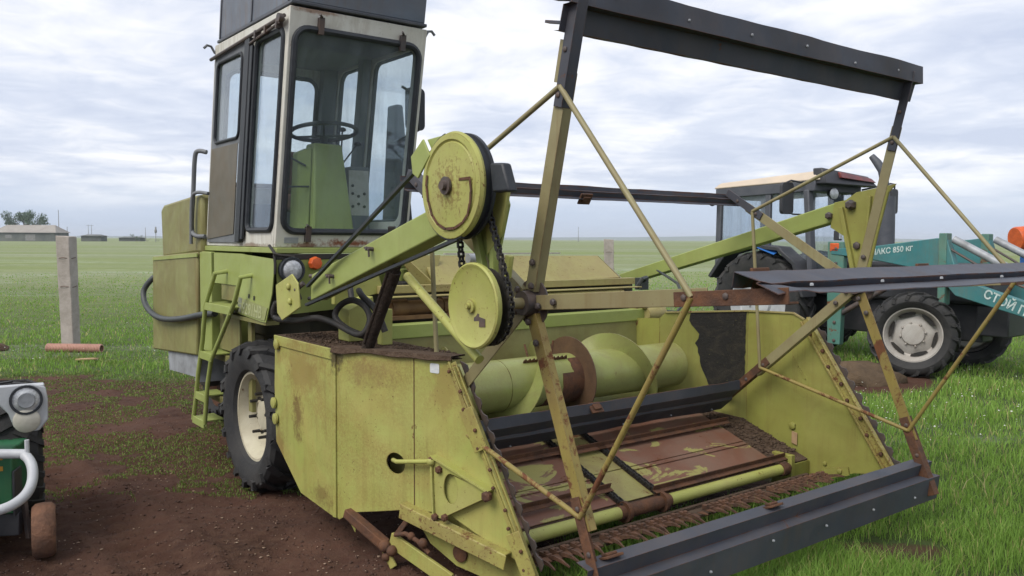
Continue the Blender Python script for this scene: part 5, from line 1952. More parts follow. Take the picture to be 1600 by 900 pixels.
SL, SR = 0.0, 2.75
ax_ = MB()
ax_.tube([(SL - .26, 0, HZ), (SL - .02, 0, HZ)], .026, 16)
ax_.tube([(SR, 0, HZ), (SR + .2, 0, HZ)], .026, 16)
ax_.build('reel_shaft', 'spoke', HV)
reel = HV
for a in (SL, SR):
    hb2 = MB()
    hb2.lathe([(-.035, 0), (-.035, .055), (.03, .06), (.03, .11), (.038, .11), (.038, 0)], (a - .01, 0, HZ), (1, 0, 0), 20)
    hub = hb2.build('reel_hub', 'bracket', reel)
    bb = MB()
    for k in range(5):
        for r in (.085, .19):
            bb.bolt(Vector(sp3(k, r, .016 * (1 if r < .1 else 0), a - .014)), IN, .016, .016)
        for r in (.93, 1.12):
            bb.bolt(Vector(sp3(k, r, 0, a - .014)), IN, .013, .012)
    bb.build('reel_bolt', 'bracket', hub)
    for k in range(5):
        s = MB()
        s.angle(sp3(k, .06, 0, a - .004), sp3(k, 1.03, 0, a - .004), .066, .007, (-1, 0, 0), (.045 if k != 2 else -.034) if a < 1 else (-.045 if k != 2 else .034))
        mt = 'spoker' if k == 2 else 'spoke'
        spk_ = s.build('reel_spoke', mt, reel, .002)
        e = MB()
        e.angle(sp3(k, .88, .006, a - .014), sp3(k, 1.24 if k == 4 else 1.37, .006, a - .014), .056, .008, (-1, 0, 0), .05 if a < 1 else -.05)
        e.build('spoke_end', 'rust' if k in (1, 2, 3) else 'slat', spk_, .002)
    for k in range(5):
        rdm = MB()
        rdm.tube([sp3(k, HR, 0, a - .016), sp3((k + 1) % 5, HR, 0, a - .016)], .0125, 10)
        rdm.build('rim_rod', 'spoker' if k in (1, 2) else 'spoke', reel)
PROF0 = [(1.140, .052), (1.180, -.012), (1.262, .042), (1.298, -.022), (1.400, .046)]
PROFS = [None] * 5
PROFS[0] = [(1.190, -.062), (1.192, -.024), (1.297, -.022), (1.308, .030), (1.412, .008)]
PROFS[2] = [(1.138, .052), (1.180, -.012), (1.238, .036), (1.272, -.026), (1.400, .046)]
PROFS[3] = [(1.165, .020), (1.205, -.032), (1.300, -.036), (1.312, -.052), (1.450, -.050)]
PROFS[4] = [(1.130, -.050), (1.175, -.058), (1.182, -.020), (1.232, -.042), (1.248, -.018)]
PROFS[1] = [(1.172, -.030), (1.185, -.084), (1.290, -.040), (1.272, -.018), (1.412, .004)]


def slat(k, a0, a1, seed, dented=False):
    m = MB()
    seg = 48
    vs, fs = [], []
    PROF = PROFS[k]
    np_ = len(PROF)
    for s in range(seg + 1):
        a = a0 + (a1 - a0) * s / seg
        for side_ in (0, 1):
            for i, (r, t) in enumerate(PROF):
                w = .006 * mnoise.noise(Vector((a * 2.2, i * 1.9, seed))) + .003 * mnoise.noise(Vector((a * 7, i * 3.1, seed + 5)))
                if i in (0, 4):
                    w *= 1.6
                if k in (1, 4):
                    w *= .45
                tt, rr_ = t, r
                if dented:      # crumpled left end
                    e = max(0.0, 1 - (a - a0) / .32)
                    tt += e * (.022 * mnoise.noise(Vector((a * 12, i * 2.3, 4))) - .02 * (i >= 3))
                    rr_ = 1.27 + (r - 1.27) * (1 - .40 * e * (i >= 3))
                vs.append(sp3(k, rr_ + side_ * .0005 + w * .3, tt + w + side_ * .0035, a))
    st = 2 * np_
    for s in range(seg):
        for i in range(np_ - 1):
            o = s * st
            fs.append((o + i, o + i + 1, o + st + i + 1, o + st + i))
            fs.append((o + np_ + i + 1, o + np_ + i, o + st + np_ + i, o + st + np_ + i + 1))
        for i in (0, np_ - 1):
            o = s * st
            fs.append((o + i, o + st + i, o + st + np_ + i, o + np_ + i))
    for s in (0, seg):
        for i in range(np_ - 1):
            o = s * st
            fs.append((o + i, o + i + 1, o + np_ + i + 1, o + np_ + i))
    m.add(vs, fs)
    o = m.build('reel_slat', 'slat', reel, smooth=25)
    b = MB()
    for a in np.arange(a0 + .25, a1 - .1, .47):
        q = lambda u: sp3(k, PROF[3][0] * (1 - u) + PROF[4][0] * u, PROF[3][1] * (1 - u) + PROF[4][1] * u + (.004 if k == 0 else -.012), a)
        b.bolt(q(.25 + .4 * random.random()), tang(k) if k == 0 else -tang(k), .007, .010)
    b.build('slat_rivet', 'galv', o)
    c = MB()
    for a in ((a0 + .16,) if k != 3 else ()) + (a0 + 1.31, ):
        p = Vector(sp3(k, (PROF[0][0] + PROF[1][0]) / 2 - .006, (PROF[0][1] + PROF[1][1]) / 2, a))
        if k == 0:
            continue
        c.bar(p - Vector((.05, 0, 0)), p + Vector((.05, 0, 0)), .075, .012, radial(k))
        c.bar(p - Vector((.03, 0, 0)) - radial(k) * .012, p + Vector((.03, 0, 0)) - radial(k) * .012, .04, .012, radial(k))
    if c.v:
        c.build('slat_clamp', 'rust', o, .003)
    return o


for k in range(5):
    slat(k, -.05, 2.72 if k == 3 else 2.86, 3.7 * k + 1, k == 1)
st_ = MB()
st_.bar(sp3(0, 1.225, -.02, -.03), sp3(0, 1.225, -.13, -.03), .012, .03, (1, 0, 0))
st_.bar(sp3(0, 1.32, -.02, -.03), sp3(0, 1.32, -.10, -.03), .012, .035, (1, 0, 0))
st_.build('loose_bracket', 'slat', reel)
pk = MB()
q = Vector(sp3(0, 1.16, 0, -.012))
pk.bar(sp3(0, .98, -.045, .0), sp3(0, 1.16, -.045, .0), .03, .006, (-1, 0, 0))
pk.build('spoke_stub', 'spoke', reel)

# ------------------------------------------------------------------ tractor with front loader (parked parallel, behind on the right)
TO = Vector((5.9106, 11.5092, 0))
TR = thing('loader_tractor', 'tractor with dark cab, beige roof and teal front loader arms, parked behind the windrower', 'tractor', TO, YAW)


def steer(v, c, ang):
    return Matrix.Rotation(ang, 3, 'Z') @ Vector(v)


tw = drive_wheel(TR, (-.78, 0, .55), steer((-1, 0, 0), 0, rad(24)), .55, .36, .355, 18, 'trim', 8, hub=.12, lug_h=.03)
wax = steer((-1, 0, 0), 0, rad(24))
wb = wax.cross(Vector((0, 0, 1)))
wc = Vector((-.78, 0, .55)) + wax * .0
for k in range(6):
    om_ = MB()
    a0 = 2 * math.pi * k / 6 + .3
    ol = []
    for t in np.linspace(-.40, .40, 9):
        ol.append((.292, t))
    for t in np.linspace(.36, -.36, 9):
        ol.append((.262 - .022 * math.cos(t * 4), t))
    om_.plate([(r * math.cos(a0 + t), r * math.sin(a0 + t)) for r, t in ol], lambda u, v, d: wc + wax * (.028 + d) + Vector((0, 0, 1)) * u + wb * v, .004)
    om_.build('rim_opening', 'black', tw)
drive_wheel(TR, (.78, 0, .55), steer((1, 0, 0), 0, rad(24)), .55, .36, .355, 18, 'trim', 8, hub=.12, lug_h=.03)
drive_wheel(TR, (-.72, 2.4, .80), (-1, 0, 0), .80, .42, .50, 20, 'lgrey', 8, hub=.14, lug_h=.04)
drive_wheel(TR, (.72, 2.4, .80), (1, 0, 0), .80, .42, .50, 20, 'lgrey', 8, hub=.14, lug_h=.04)
tb = MB()
tb.box(-.30, .30, -.75, 1.6, .95, 1.48)
tb.build('bonnet', 'tblack', TR, .05)
tb = MB()
tb.box(-.16, .16, -.6, 2.6, .45, .95)
tb.box(-.7, .7, -.08, .08, .45, .62)
tb.box(-.7, .7, 2.3, 2.5, .65, .95)
tb.box(-.25, .25, -.95, -.55, .55, .95)
tb.build('axle_frame', 'tblack', TR, .02)
tb = MB()
for i in range(16):
    p = Vector((random.uniform(.05, .75), random.uniform(-.5, .3), random.uniform(.4, 1.0)))
    tb.tube([p, p + Vector((random.uniform(-.2, .2), random.uniform(-.3, .3), random.uniform(-.15, .2))), p + Vector((random.uniform(-.3, .3), random.uniform(-.4, .4), random.uniform(-.2, .2)))], .012, 6)
tb.box(.15, .60, -.35, .15, .50, .85)
tb.build('hydraulic_lines', 'bracket', TR)
# cab
CL, CR = -.62, .55
tc_ = MB()
tc_.bar((CL, 1.62, 1.22), (CL, 1.72, 2.52), .09, .13, (1, 0, 0))
tc_.bar((CR, 1.60, 1.22), (CR, 1.66, 2.52), .09, .10, (1, 0, 0))
tc_.bar((CL, 2.40, 1.15), (CL, 2.40, 2.52), .10, .06, (1, 0, 0))
tc_.bar((CL, 3.35, 1.15), (CL, 3.33, 2.50), .10, .07, (1, 0, 0))
tc_.bar((CR, 3.35, 1.15), (CR, 3.33, 2.50), .10, .07, (1, 0, 0))
tc_.bar((CR, 2.40, 1.15), (CR, 2.40, 2.52), .08, .06, (1, 0, 0))
tc_.box(CL - .04, CR + .04, 1.58, 3.40, 2.50, 2.66, lambda x, y, z: (x, y, z + (1.6 - y) * .03))
tc_.box(CL, CR, 1.60, 3.38, 1.0, 1.22)
tcab = tc_.build('tractor_cab', 'tgrey', TR, .015)
rf = MB()
rf.hexa([(CL - .06, 1.50, 2.66), (CR + .06, 1.50, 2.66), (CR + .06, 3.45, 2.605), (CL - .06, 3.45, 2.605), (CL + .03, 1.62, 2.80), (CR - .03, 1.62, 2.80), (CR - .03, 3.36, 2.705), (CL + .03, 3.36, 2.705)])
rf.build('roof', 'beige', tcab, .03)
vz = MB()
vz.hexa([(CL - .02, 1.42, 2.60), (CR + .10, 1.34, 2.60), (CR + .10, 1.58, 2.60), (CL - .02, 1.62, 2.60), (CL + .0, 1.50, 2.84), (CR - .02, 1.44, 2.76), (CR - .02, 1.64, 2.76), (CL + .0, 1.66, 2.84)])
vz.build('roof_visor', 'tblack', tcab, .02)
lbm = MB()
lbm.hexa([(CL + .36, 1.40, 2.70), (CR + .06, 1.345, 2.66), (CR + .06, 1.40, 2.66), (CL + .36, 1.45, 2.70), (CL + .36, 1.43, 2.79), (CR + .0, 1.40, 2.73), (CR + .0, 1.45, 2.73), (CL + .36, 1.48, 2.79)])
lbm.build('light_bar', 'red', tcab, .01)
for a, z in ((-.30, 2.47), (.40, 2.42)):
    wl_ = MB()
    wl_.lathe([(-.06, .05), (0, .085), (.04, .09)], (a, 1.52, z), (-.25, -1, 0), 20)
    w = wl_.build('work_lamp', 'tblack', TR)
    MB().lathe([(.035, .085), (.05, .06), (.055, 0)], (a, 1.52, z), (-.25, -1, 0), 20).build('lamp_lens', 'lens', w)
gl_ = MB()
gl_.plate([(1.70, 1.24), (2.36, 1.24), (2.36, 2.50), (1.76, 2.50)], lambda u, v, d: (CL + .01 + d, u, v), .006)
gl_.plate([(2.44, 1.24), (3.31, 1.24), (3.30, 2.49), (2.44, 2.50)], lambda u, v, d: (CL + .01 + d, u, v), .006)
gl_.build('side_glass', 'tglass', tcab)
gl_ = MB()
gl_.plate([(CL + .05, 1.24), (CR - .05, 1.24), (CR - .05, 2.50), (CL + .05, 2.50)], lambda u, v, d: (u, 1.63 + d + (v - 1.24) * .05, v), .006)
gl_.build('front_glass', 'tglass', tcab)
gl_ = MB()
gl_.plate([(CL + .05, 1.24), (CR - .05, 1.24), (CR - .05, 2.48), (CL + .05, 2.48)], lambda u, v, d: (u, 3.34 + d, v), .006)
gl_.build('rear_glass', 'tglass', tcab)
dd = MB()
dd.box(-.5, .45, 1.66, 1.9, 1.2, 1.55)
dd.box(-.35, .15, 2.6, 3.0, 1.2, 1.45)
dd.tube([(CL + .03, 1.72, 2.44), (CL + .03, 1.9, 2.50), (CL + .03, 2.2, 2.47)], .012, 6)
dd.box(-.05, .35, 1.72, 1.76, 2.25, 2.49)
dd.build('cab_interior', 'tblack', tcab, .02)
mr = MB()
mr.plate(rrect(-.14, .14, 2.16, 2.62, .06), lambda u, v, d: (-1.0 + u, 1.80 + d, v), .05)
mirror = mr.build('wing_mirror', 'tblack', TR, .015)
mr = MB()
mr.tube([(CL, 1.75, 2.62), (-.95, 1.79, 2.65), (-1.0, 1.83, 2.62)], .014, 6)
mr.tube([(CL, 1.66, 2.15), (-.9, 1.78, 2.16), (-1.0, 1.82, 2.2)], .012, 6)
mr.build('mirror_bracket', 'tblack', mirror)
mr = MB()
mr.plate(rrect(-.10, .10, 2.20, 2.58, .05), lambda u, v, d: (1.0 + u, 1.26 + d, v), .04)
mirror = mr.build('wing_mirror', 'tblack', TR, .015)
mr = MB()
mr.tube([(CR, 1.55, 2.56), (.9, 1.28, 2.66), (1.0, 1.27, 2.66), (1.02, 1.28, 2.2), (.95, 1.28, 2.18)], .014, 6)
mr.build('mirror_bracket', 'tblack', mirror)
mr = MB()
mr.ball((CL - .18, 3.35, 2.42), .09, 8, (.9, .7, 1.1))
mr.tube([(CL - .16, 3.35, 2.42), (CL, 3.35, 2.42)], .015, 6)
mr.build('rear_lamp', 'tblack', tcab)
ex = MB()
ex.tube([(.12, .92, 1.4), (.12, .92, 1.70), (.12, .92, 1.701), (.12, .92, 2.42), (.12, .92, 2.421)], [.05, .05, .135, .125, .05], 18)
ex.tube([(.12, .92, 2.40), (.11, .94, 2.60), (.10, .98, 2.80), (.08, 1.05, 2.92), (.06, 1.13, 3.02)], [.055, .06, .062, .06, .045], 12)
ex.build('exhaust_stack', 'tgrey', TR)
fn = MB()
fn.plate([(1.55, .95), (1.70, 1.45), (2.0, 1.68), (2.5, 1.72), (3.0, 1.6), (3.3, 1.2), (3.25, 1.17), (2.95, 1.55), (2.5, 1.66), (2.02, 1.62), (1.76, 1.42), (1.6, .95)], lambda u, v, d: (-.94 + d, u, v), .34)
fn.build('rear_fender', 'tblack', TR, .01)
fb2 = MB()
fb2.hexa([(-.96, 2.05, 1.56), (-.66, 2.05, 1.66), (-.66, 2.35, 1.70), (-.96, 2.35, 1.66), (-.96, 2.05, 1.57), (-.66, 2.05, 1.67), (-.66, 2.35, 1.71), (-.96, 2.35, 1.67)])
fb2.build('blue_cover', 'blue', TR)
il = MB()
il.box(-.66, -.50, 1.18, 1.32, 1.62, 1.74)
il.build('side_indicator', 'orange', TR, .01)
il = MB()
il.box(-.64, -.54, 1.20, 1.28, 1.78, 1.92)
i2 = il.build('side_lamp', 'tblack', TR, .01)
MB().box(-.63, -.55, 1.192, 1.198, 1.80, 1.90).build('lamp_lens', 'lens', i2)
# loader
for s in (-1, 1):
    A = .60 * s
    ldr = MB()
    ldr.plate([(1.36, 1.76), (1.12, 1.76), (1.10, 1.55), (1.13, .28), (1.33, .28), (1.36, 1.2)], lambda u, v, d: (A - .05 + d, u, v), .10)
    col = ldr.build('loader_column', 'tealr', TR, .01)
    cbm = MB()
    for z in (.34, .6, 1.45, 1.66):
        cbm.bolt((A - .051 if s < 0 else A + .051, 1.22, z), (s, 0, 0), .025, .02)
    cbm.build('column_bolt', 'bracket', col)
    arm_ = MB()
    arm_.plate([(1.30, 1.66), (.74, 1.69), (-.20, 1.815), (-.34, 1.80), (-.50, 1.30), (-1.25, 1.06), (-2.0, .66), (-2.0, .44), (-1.26, .865), (-.46, 1.08), (-.20, 1.37), (.73, 1.525), (1.30, 1.58)], lambda u, v, d: (A - .06 + d, u, v), .12)
    la_ = arm_.build('loader_arm', 'teal', TR, .01)
    po = MB()
    po.box(A - .075, A + .075, -.34, -.24, .95, 1.88)
    po.build('arm_post', 'tealr', la_, .01)
    hc = MB()
    hc.tube([(A, -.40, 1.80), (A, -1.12, 1.42)], .050, 14)
    hc.tube([(A, -1.10, 1.43), (A, -1.75, 1.08)], .028, 10)
    hc.build('tilt_cylinder', 'galv', la_)
    hc = MB()
    hc.tube([(A + .02 * s, -.36, 1.68), (A, -.9, 1.36), (A, -1.3, 1.2)], .016, 8)
    hc.tube([(A, 1.2, .7), (A, .2, 1.3)], .04, 10)
    hc.build('loader_hose', 'bracket', la_)
    if s < 0:
        text_mesh('load_lettering', 'МАКС 850 кг', .108, lambda x, y, d: (A - .062 - d, .70 - x, 1.575 + .13 * x + y), 'text', la_, .002, .003, .92)
        text_mesh('warning_lettering', 'СТОЙ ПОД', .155, lambda x, y, d: (A - .062 - d, -.80 - x * .86 - y * .35, 1.085 - .36 * x + y * .9), 'text', la_, .002, .004, .95)

# ------------------------------------------------------------------ orange machine further right
OM = thing('orange_machine', 'orange machine with a round drum and tube frame, far right edge behind the loader arms', 'farm machine', (12.45, 20.2, -.12), rad(10))
om = MB()
om.lathe([(-.42, 0), (-.42, .27), (-.38, .29), (.35, .25), (.5, .22), (.5, 0)], (0, 0, 2.02), (1, -.1, .15), 28)
drum = om.build('drum', 'orange', OM)
om = MB()
om.tube([(-.2, -.2, 2.25), (-.1, -.1, 2.42), (.3, 0, 2.45), (.7, .1, 2.35)], .04, 8)
om.tube([(-.15, .1, 2.2), (.1, .1, 2.38), (.7, .1, 2.3)], .035, 8)
om.tube([(.45, -.1, 1.8), (.45, -.1, 1.1)], .05, 8)
om.build('tube_frame', 'orange', OM)
om = MB()
om.box(-.05, .55, -.2, .3, 1.25, 1.55)
om.build('blue_engine_cover', 'blue', OM, .03)
om = MB()
om.box(-.3, 1.4, -.2, .5, .65, 1.2)
om.box(.40, .52, -.1, .1, 1.2, 1.9)
om.build('machine_base', 'tblack', OM, .03)
drive_wheel(OM, (.0, -.25, .45), (0, -1, 0), .45, .25, .25, 16, 'orange', 6)
drive_wheel(OM, (1.3, -.25, .45), (0, -1, 0), .45, .25, .25, 16, 'orange', 6)

# ------------------------------------------------------------------ small tractor rear and green implement at the left edge
ST = thing('small_tractor', 'small tractor rear with light grey lamp fender over a black tyre, left edge', 'tractor', (-3.32, 5.02, -.03), rad(31))
drive_wheel(ST, (.27, .0, .47), (1, 0, 0), .44, .30, .27, 26, 'lgrey', 6, lug_h=.012, lean=.6)
drive_wheel(ST, (-.75, .0, .47), (-1, 0, 0), .44, .30, .27, 26, 'lgrey', 6, lug_h=.012, lean=.6)
fm = MB()
fo = [(-.02, .94), (.36, .955), (.435, .93), (.445, .86), (.445, .74), (.40, .68), (.33, .675), (.27, .71), (.245, .79), (.18, .87), (.08, .91), (-.02, .92)]
fm.plate(fo, lambda u, v, d: (u, -.455 - d, v), .012)
fm.plate([(-.02, -.455), (.43, -.455), (.43, -.40), (-.02, -.40)], lambda u, v, d: (u, v, .928 + d + .02 * math.sin((v + .455) * 5)), .014)
fen = fm.build('fender', 'lgrey', ST, .006)
for z, r, nm, mt in ((.865, .085, 'headlight', 'seal'), (.745, .070, 'side_reflector', 'pale')):
    q = MB()
    if nm == 'side_reflector':
        q.lathe([(0, r), (.010, r), (.016, r * .9), (.018, 0)], (.335, -.468, z), (0, -1, 0), 28)
        q.build(nm, mt, ST)
        continue
    q.lathe([(0, r), (.02, r), (.02, r - .012), (.012, r - .014)], (.335, -.468, z), (0, -1, 0), 28)
    h = q.build(nm, mt, ST)
    MB().lathe([(.010, r - .012), (.022, r * .5), (.024, 0)], (.335, -.468, z), (0, -1, 0), 28).build('lamp_lens', 'lens', h)
    q = MB()
    q.lathe([(.024, r * .55), (.030, r * .5), (.026, r * .25), (.032, 0)], (.335, -.468, z), (0, -1, 0), 20)
    q.build('lamp_bowl', 'galv', h)
bo = MB()
bo.box(-.60, -.10, -.2, .9, .35, .60)
bo.box(-.5, -.15, .2, 1.2, .3, .62)
bo.build('tractor_body', 'tblack', ST, .03)

IM = thing('green_implement', 'green implement with pale grey tube handle and orange stickers at the left edge', 'implement', (-2.90, 4.55, 0), rad(14))
gm = MB()
gm.box(-.9, .17, -.08, .03, .26, .62)
gm.box(-.9, .09, -.16, -.09, .60, .78)
gm.box(-.9, .15, .03, .3, .30, .60)
gm.build('green_box', 'green', IM, .008)
gm = MB()
gm.hexa([(-.6, -.40, .12), (.02, -.40, .10), (.10, -.12, .10), (-.6, -.12, .12), (-.6, -.40, .50), (-.08, -.40, .46), (-.10, -.12, .60), (-.6, -.12, .60)])
gm.build('green_shield', 'green', IM, .008)
gm = MB()
gm.box(-.02, .19, -.06, .0, .13, .255)
gm.box(.172, .186, -.10, .03, .25, .50)
gm.build('dark_base', 'tblack', IM, .006)
gm = MB()
hs_ = lambda x, y, z: (x + .17, y, z - .045)
gm.tube(smooth_path([hs_(*q) for q in ((-.7, -.16, .69), (.02, -.18, .66), (.10, -.20, .65), (.15, -.26, .60), (.17, -.36, .53), (.14, -.44, .48), (.05, -.50, .45), (-.2, -.52, .42), (-.7, -.52, .40))]), .026, 12)
gm.tube([hs_(.11, -.20, .66), hs_(.11, -.20, .735)], .012, 8)
gm.build('tube_handle', 'lgrey', IM)
gm = MB()
gm.box(.06, .125, -.084, -.081, .56, .585)
gm.box(.06, .125, -.084, -.081, .50, .525)
gm.build('sticker', plain('amber_sticker', (.55, .27, .03), (.4, .2, .03), 9, .5), IM)
gm = MB()
for i in range(6):
    gm.ball((-.25 + .06 * i, -.10, .78 + .015 * (i % 3)), .035, 5)
gm.build('coiled_rope', 'darkbody', IM)
SW = MB()
SW.lathe([(-.05, 0), (-.055, .10), (-.058, .13), (-.04, .148), (.0, .152), (.04, .148), (.058, .13), (.055, .10), (.05, 0)], (.31, -.05, .148), (1, .25, 0), 28)
sw_ = SW.build('support_wheel', 'clay', IM)
MB().bar((.225, -.02, .10), (.20, .0, .30), .02, .03).build('wheel_bracket', 'bracket', sw_)
rt2 = MB().ball((-6.24, 9.7, .05), .05, 6)

# ------------------------------------------------------------------ fence posts, pipe, litter
FPX = ray = None
def fence_post(x, y, h, w, seed, label):
    m = MB()
    n = 14
    vs, fs = [], []
    for i in range(n + 1):
        z = -.25 + (h + .25) * i / n
        k = 1.0 + .10 * (z / h)
        ww = w * k / 2
        for sx, sy in ((-1, -1), (1, -1), (1, 1), (-1, 1)):
            j = .006 * mnoise.noise(Vector((z * 6, sx + seed, sy)))
            zz = z - (.05 if (i == n and sx > 0) else 0) * .4
            vs.append((sx * ww + j, sy * ww * .8 + j, zz))
    for i in range(n):
        for k in range(4):
            k2 = (k + 1) % 4
            fs.append((i * 4 + k, i * 4 + k2, i * 4 + 4 + k2, i * 4 + 4 + k))
    o = n * 4
    vs.append((0, 0, h - .11))
    fs += [(o, o + 1, o + 4 + 0), (o + 1, o + 2, o + 4), (o + 2, o + 3, o + 4), (o + 3, o, o + 4)]
    fs.append((3, 2, 1, 0))
    m.add(vs, fs)
    p = thing('fence_post', label, 'post', (x, y, 0), rad(random.uniform(-14, -6)), 'concrete fence posts at the field edge')
    p.rotation_euler[1] = rad(-1.4)
    m.build('post_body', 'concrete', p, .012)
    wv = MB()
    for z in (.55 * h, .80 * h):
        wv.tube([(w * .6 * math.cos(t), w * .52 * math.sin(t), z + .01 * math.sin(3 * t)) for t in np.linspace(0, 6.3, 14)], .004, 5, False)
    wv.build('tie_wire', 'rust', p)
    return p


fence_post(-6.98, 13.25, 1.80, .215, 1, 'weathered concrete fence post with notched top beside the orange ribbed pipe')
fence_post(2.62, 22.5, 1.80, .24, 5, 'concrete fence post beyond the windrower header in the middle')
fence_post(7.05, 26.3, 1.75, .30, 8, 'concrete fence post seen past the tractor rear window')
pp = MB()
pr = []
for i in range(36):
    x = -.43 + .86 * i / 36
    pr += [(x, .062), (x + .008, .070), (x + .016, .070), (x + .023, .062)]
pp.lathe([(-.43, .05)] + pr + [(.43, .062), (.43, .05)], (0, 0, 0), (1, 0, 0), 24)
pipe = pp.build('corrugated_pipe', 'terra', None)
pipe.location = (-6.72, 12.85, .065)
pipe.rotation_euler = (0, 0, rad(-3))
tag(pipe, 'faded orange ribbed plastic pipe lying at the foot of the concrete post', 'pipe')
bd = MB()
bd.plate([(-.14, -.05), (-.05, -.07), (.10, -.06), (.17, .0), (.08, .05), (-.10, .045)], lambda u, v, d: (u, v, d + .03 * u), .02)
bdo = bd.build('wood_scrap', 'wood', None, .003)
bdo.location = (-6.08, 11.95, .02)
tag(bdo, 'small splintered piece of pale wood on the ground', 'scrap')
rk = MB()
vs = []
rk.ball((0, 0, 0), .30, 7, (1.3, .8, .45))
ro_ = rk.build('soil_mound', 'dirt', None)
for v in ro_.data.vertices:
    v.co += Vector((mnoise.noise(v.co * 6), mnoise.noise(v.co * 6 + Vector((9, 0, 0))), mnoise.noise(v.co * 7))) * .07
ro_.location = (-8.2, 12.9, .0)
tag(ro_, 'low brown clod of dug soil left of the concrete post', 'soil heap')
rk = MB()
rk.ball((0, 0, 0), .5, 9, (1.3, .8, .5))
r2_ = rk.build('soil_mound', plain('brown_turned_soil', (.12, .085, .055), (.075, .055, .038), 5, .95, 0, .8, .1, 30), None)
for v in r2_.data.vertices:
    v.co += Vector((mnoise.noise(v.co * 4), mnoise.noise(v.co * 4 + Vector((9, 0, 0))), mnoise.noise(v.co * 5))) * .14
r2_.location = (4.35, 10.7, -.02)
tag(r2_, 'brown heap of turned soil under the tractor loader', 'soil heap')
rk = MB()
rk.ball((0, 0, 0), .06, 6, (1.5, 1, .5))
rd_ = rk.build('red_lid', 'red', None)
rd_.location = (-6.55, 10.45, .04)
tag(rd_, 'small red scrap at the left picture edge', 'scrap')

# ------------------------------------------------------------------ the far farm on the left horizon
def gabled(name, label, x, y, L_, W_, hw, hr, rz=0, roofm='roofold', gate=True):
    t = thing(name, label, 'shed', (x, y, 0), rz)
    m = MB()
    m.box(-L_ / 2, L_ / 2, -W_ / 2, W_ / 2, 0, hw)
    w = m.build('wall', 'shedwall', t)
    m = MB()
    e = .6
    m.add([(-L_ / 2 - e, -W_ / 2 - e, hw - .2), (L_ / 2 + e, -W_ / 2 - e, hw - .2), (L_ / 2 + e, W_ / 2 + e, hw - .2), (-L_ / 2 - e, W_ / 2 + e, hw - .2), (-L_ / 2 + W_ * .25, 0, hr), (L_ / 2 - W_ * .25, 0, hr)],
          [(0, 1, 5, 4), (2, 3, 4, 5), (1, 2, 5), (3, 0, 4), (3, 2, 1, 0)])
    m.build('roof', roofm, t, smooth=0)
    if gate:
        m = MB()
        m.box(L_ * .02, L_ * .18, -W_ / 2 - .06, -W_ / 2 - .02, .3, hw * .75)
        m.box(-L_ * .3, -L_ * .2, -W_ / 2 - .06, -W_ / 2 - .02, 1.2, hw * .7)
        m.build('gate', 'pole', t)
    return t


Yf = 330
k_ = Yf / 1314


def fx(px):
    return (px - 800) * k_


gabled('farm_shed', 'long low grey roofed shed under the tree on the left horizon', fx(50), Yf, 24, 10, 3.6, 6.4)
gabled('farm_shed', 'small dark shed on the horizon right of the long grey roof', fx(128), Yf + 10, 8, 5, 2.4, 2.9, 0, 'shedwall', False)
gabled('farm_shed', 'thin low shed on the horizon left of the round bush', fx(153), Yf + 30, 9, 5, 1.7, 2.1, 0, 'shedwall', False)


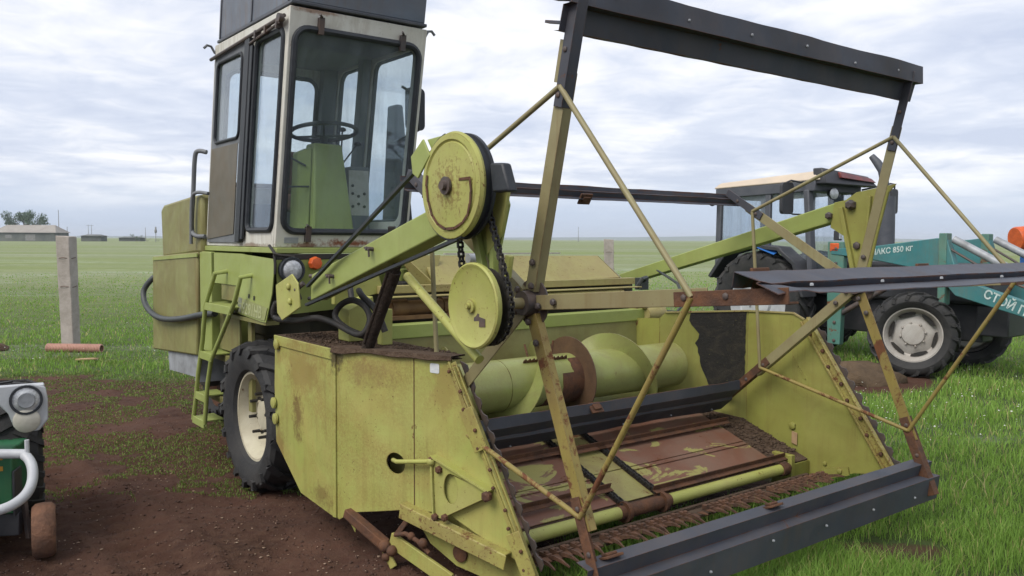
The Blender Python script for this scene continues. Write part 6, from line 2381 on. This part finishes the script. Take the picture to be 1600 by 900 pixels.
def far_tree(name, label, x, y, h, w, trunk_h, nleaf, seed, lobes=14):
    r = np.random.default_rng(seed)
    t = thing(name, label, 'tree' if trunk_h > 1 else 'bush', (x, y, 0))
    m = MB()
    m.tube([(0, 0, -.3), (.1, 0, trunk_h), (.0, 0, h * .6)], [h * .035, h * .028, h * .012], 8)
    cs_ = []
    for i in range(lobes):
        c = np.array([r.uniform(-.5, .5) * w, r.uniform(-.35, .35) * w, trunk_h + (h - trunk_h) * (r.uniform(.15, .92))])
        c[0] *= 1.0 - .45 * max(0, (c[2] - trunk_h) / (h - trunk_h) - .5)
        cs_.append(c)
        m.tube([(0, 0, trunk_h * r.uniform(.7, 1.2)), tuple(c * .6 + np.array([0, 0, .2 * h])), tuple(c)], [h * .014, h * .009, h * .003], 5)
    m.build('trunk', 'bark', t)
    c = np.array(cs_)[r.integers(0, lobes, nleaf)]
    d = r.normal(0, 1, (nleaf, 3))
    d /= np.linalg.norm(d, axis=1)[:, None]
    p = c + d * (r.random(nleaf)[:, None] ** .5) * w * .13
    s = h * .022
    q = r.normal(0, 1, (nleaf, 2, 3))
    q /= np.linalg.norm(q, axis=2)[..., None]
    co = np.stack([p - q[:, 0] * s, p + q[:, 1] * s, p + q[:, 0] * s, p - q[:, 1] * s], 1)
    me = bpy.data.meshes.new('crown')
    fill_mesh(me, co.reshape(-1, 3), np.arange(nleaf * 4).reshape(-1, 4))
    me.materials.append(MT['leaf'])
    o = bpy.data.objects.new('crown', me)
    COL.objects.link(o)
    o.parent = t
    return t


far_tree('broad_tree', 'broad leafy tree behind the long shed on the left horizon', fx(16), Yf + 12, 12.4, 17, 3, 3600, 3, 16)
far_tree('round_bush', 'round dark bush on the horizon right of the sheds', fx(178), Yf + 20, 3.3, 4.6, .4, 900, 6, 9)
for i, px in enumerate((196, 214)):
    far_tree('low_bush', ('low flat bush just right of the round dark bush', 'last low bush before the telegraph poles on the horizon')[i], fx(px), Yf + 20, 1.4, 4.4, .2, 300, 9 + i, 6)


def pole(px, y, h, label, arms=0, mast=False):
    t = thing('utility_pole' if not mast else 'radio_mast', label, 'pole', ((px - 800) * y / 1314, y, 0))
    m = MB()
    m.tube([(0, 0, -.5), (0, 0, h)], [.16, .10], 8)
    m.build('shaft', 'pole', t)
    if arms:
        m = MB()
        for i in range(arms):
            m.box(-1.1, 1.1, -.06, .06, h - .5 - .8 * i, h - .38 - .8 * i)
        m.build('cross_arm', 'pole', t)
    return t


pole(93, 335, 12.5, 'tall thin mast above the end of the long shed', 0, True)
pole(106, 345, 6.0, 'short pole just right of the tall mast')
pole(139, 420, 8.0, 'left of the twin poles with crossarms on the horizon', 1)
pole(144, 420, 8.0, 'right of the twin poles with crossarms on the horizon', 1)
pole(228, 400, 6.5, 'plain thin pole left of the water tower on the horizon')
pole(841, 520, 6.5, 'thin pole on the horizon behind the reel spoke, left one')
pole(903, 470, 9.0, 'thin pole on the horizon behind the reel, right one')
wt = thing('water_tower', 'small water tower on a mast at the horizon by the windrower hood', 'water tower', ((244 - 800) * 300 / 1314, 300, 0))
m = MB()
m.tube([(0, 0, -.5), (0, 0, 5.0)], .12, 8)
m.build('mast', 'pole', wt)
m = MB()
m.lathe([(0, 0), (0.3, .35), (.5, .42), (1.2, .42), (1.5, .3), (2.2, .25), (2.5, 0)], (0, 0, 3.2), (0, 0, 1), 14)
m.build('tank', 'pole', wt)
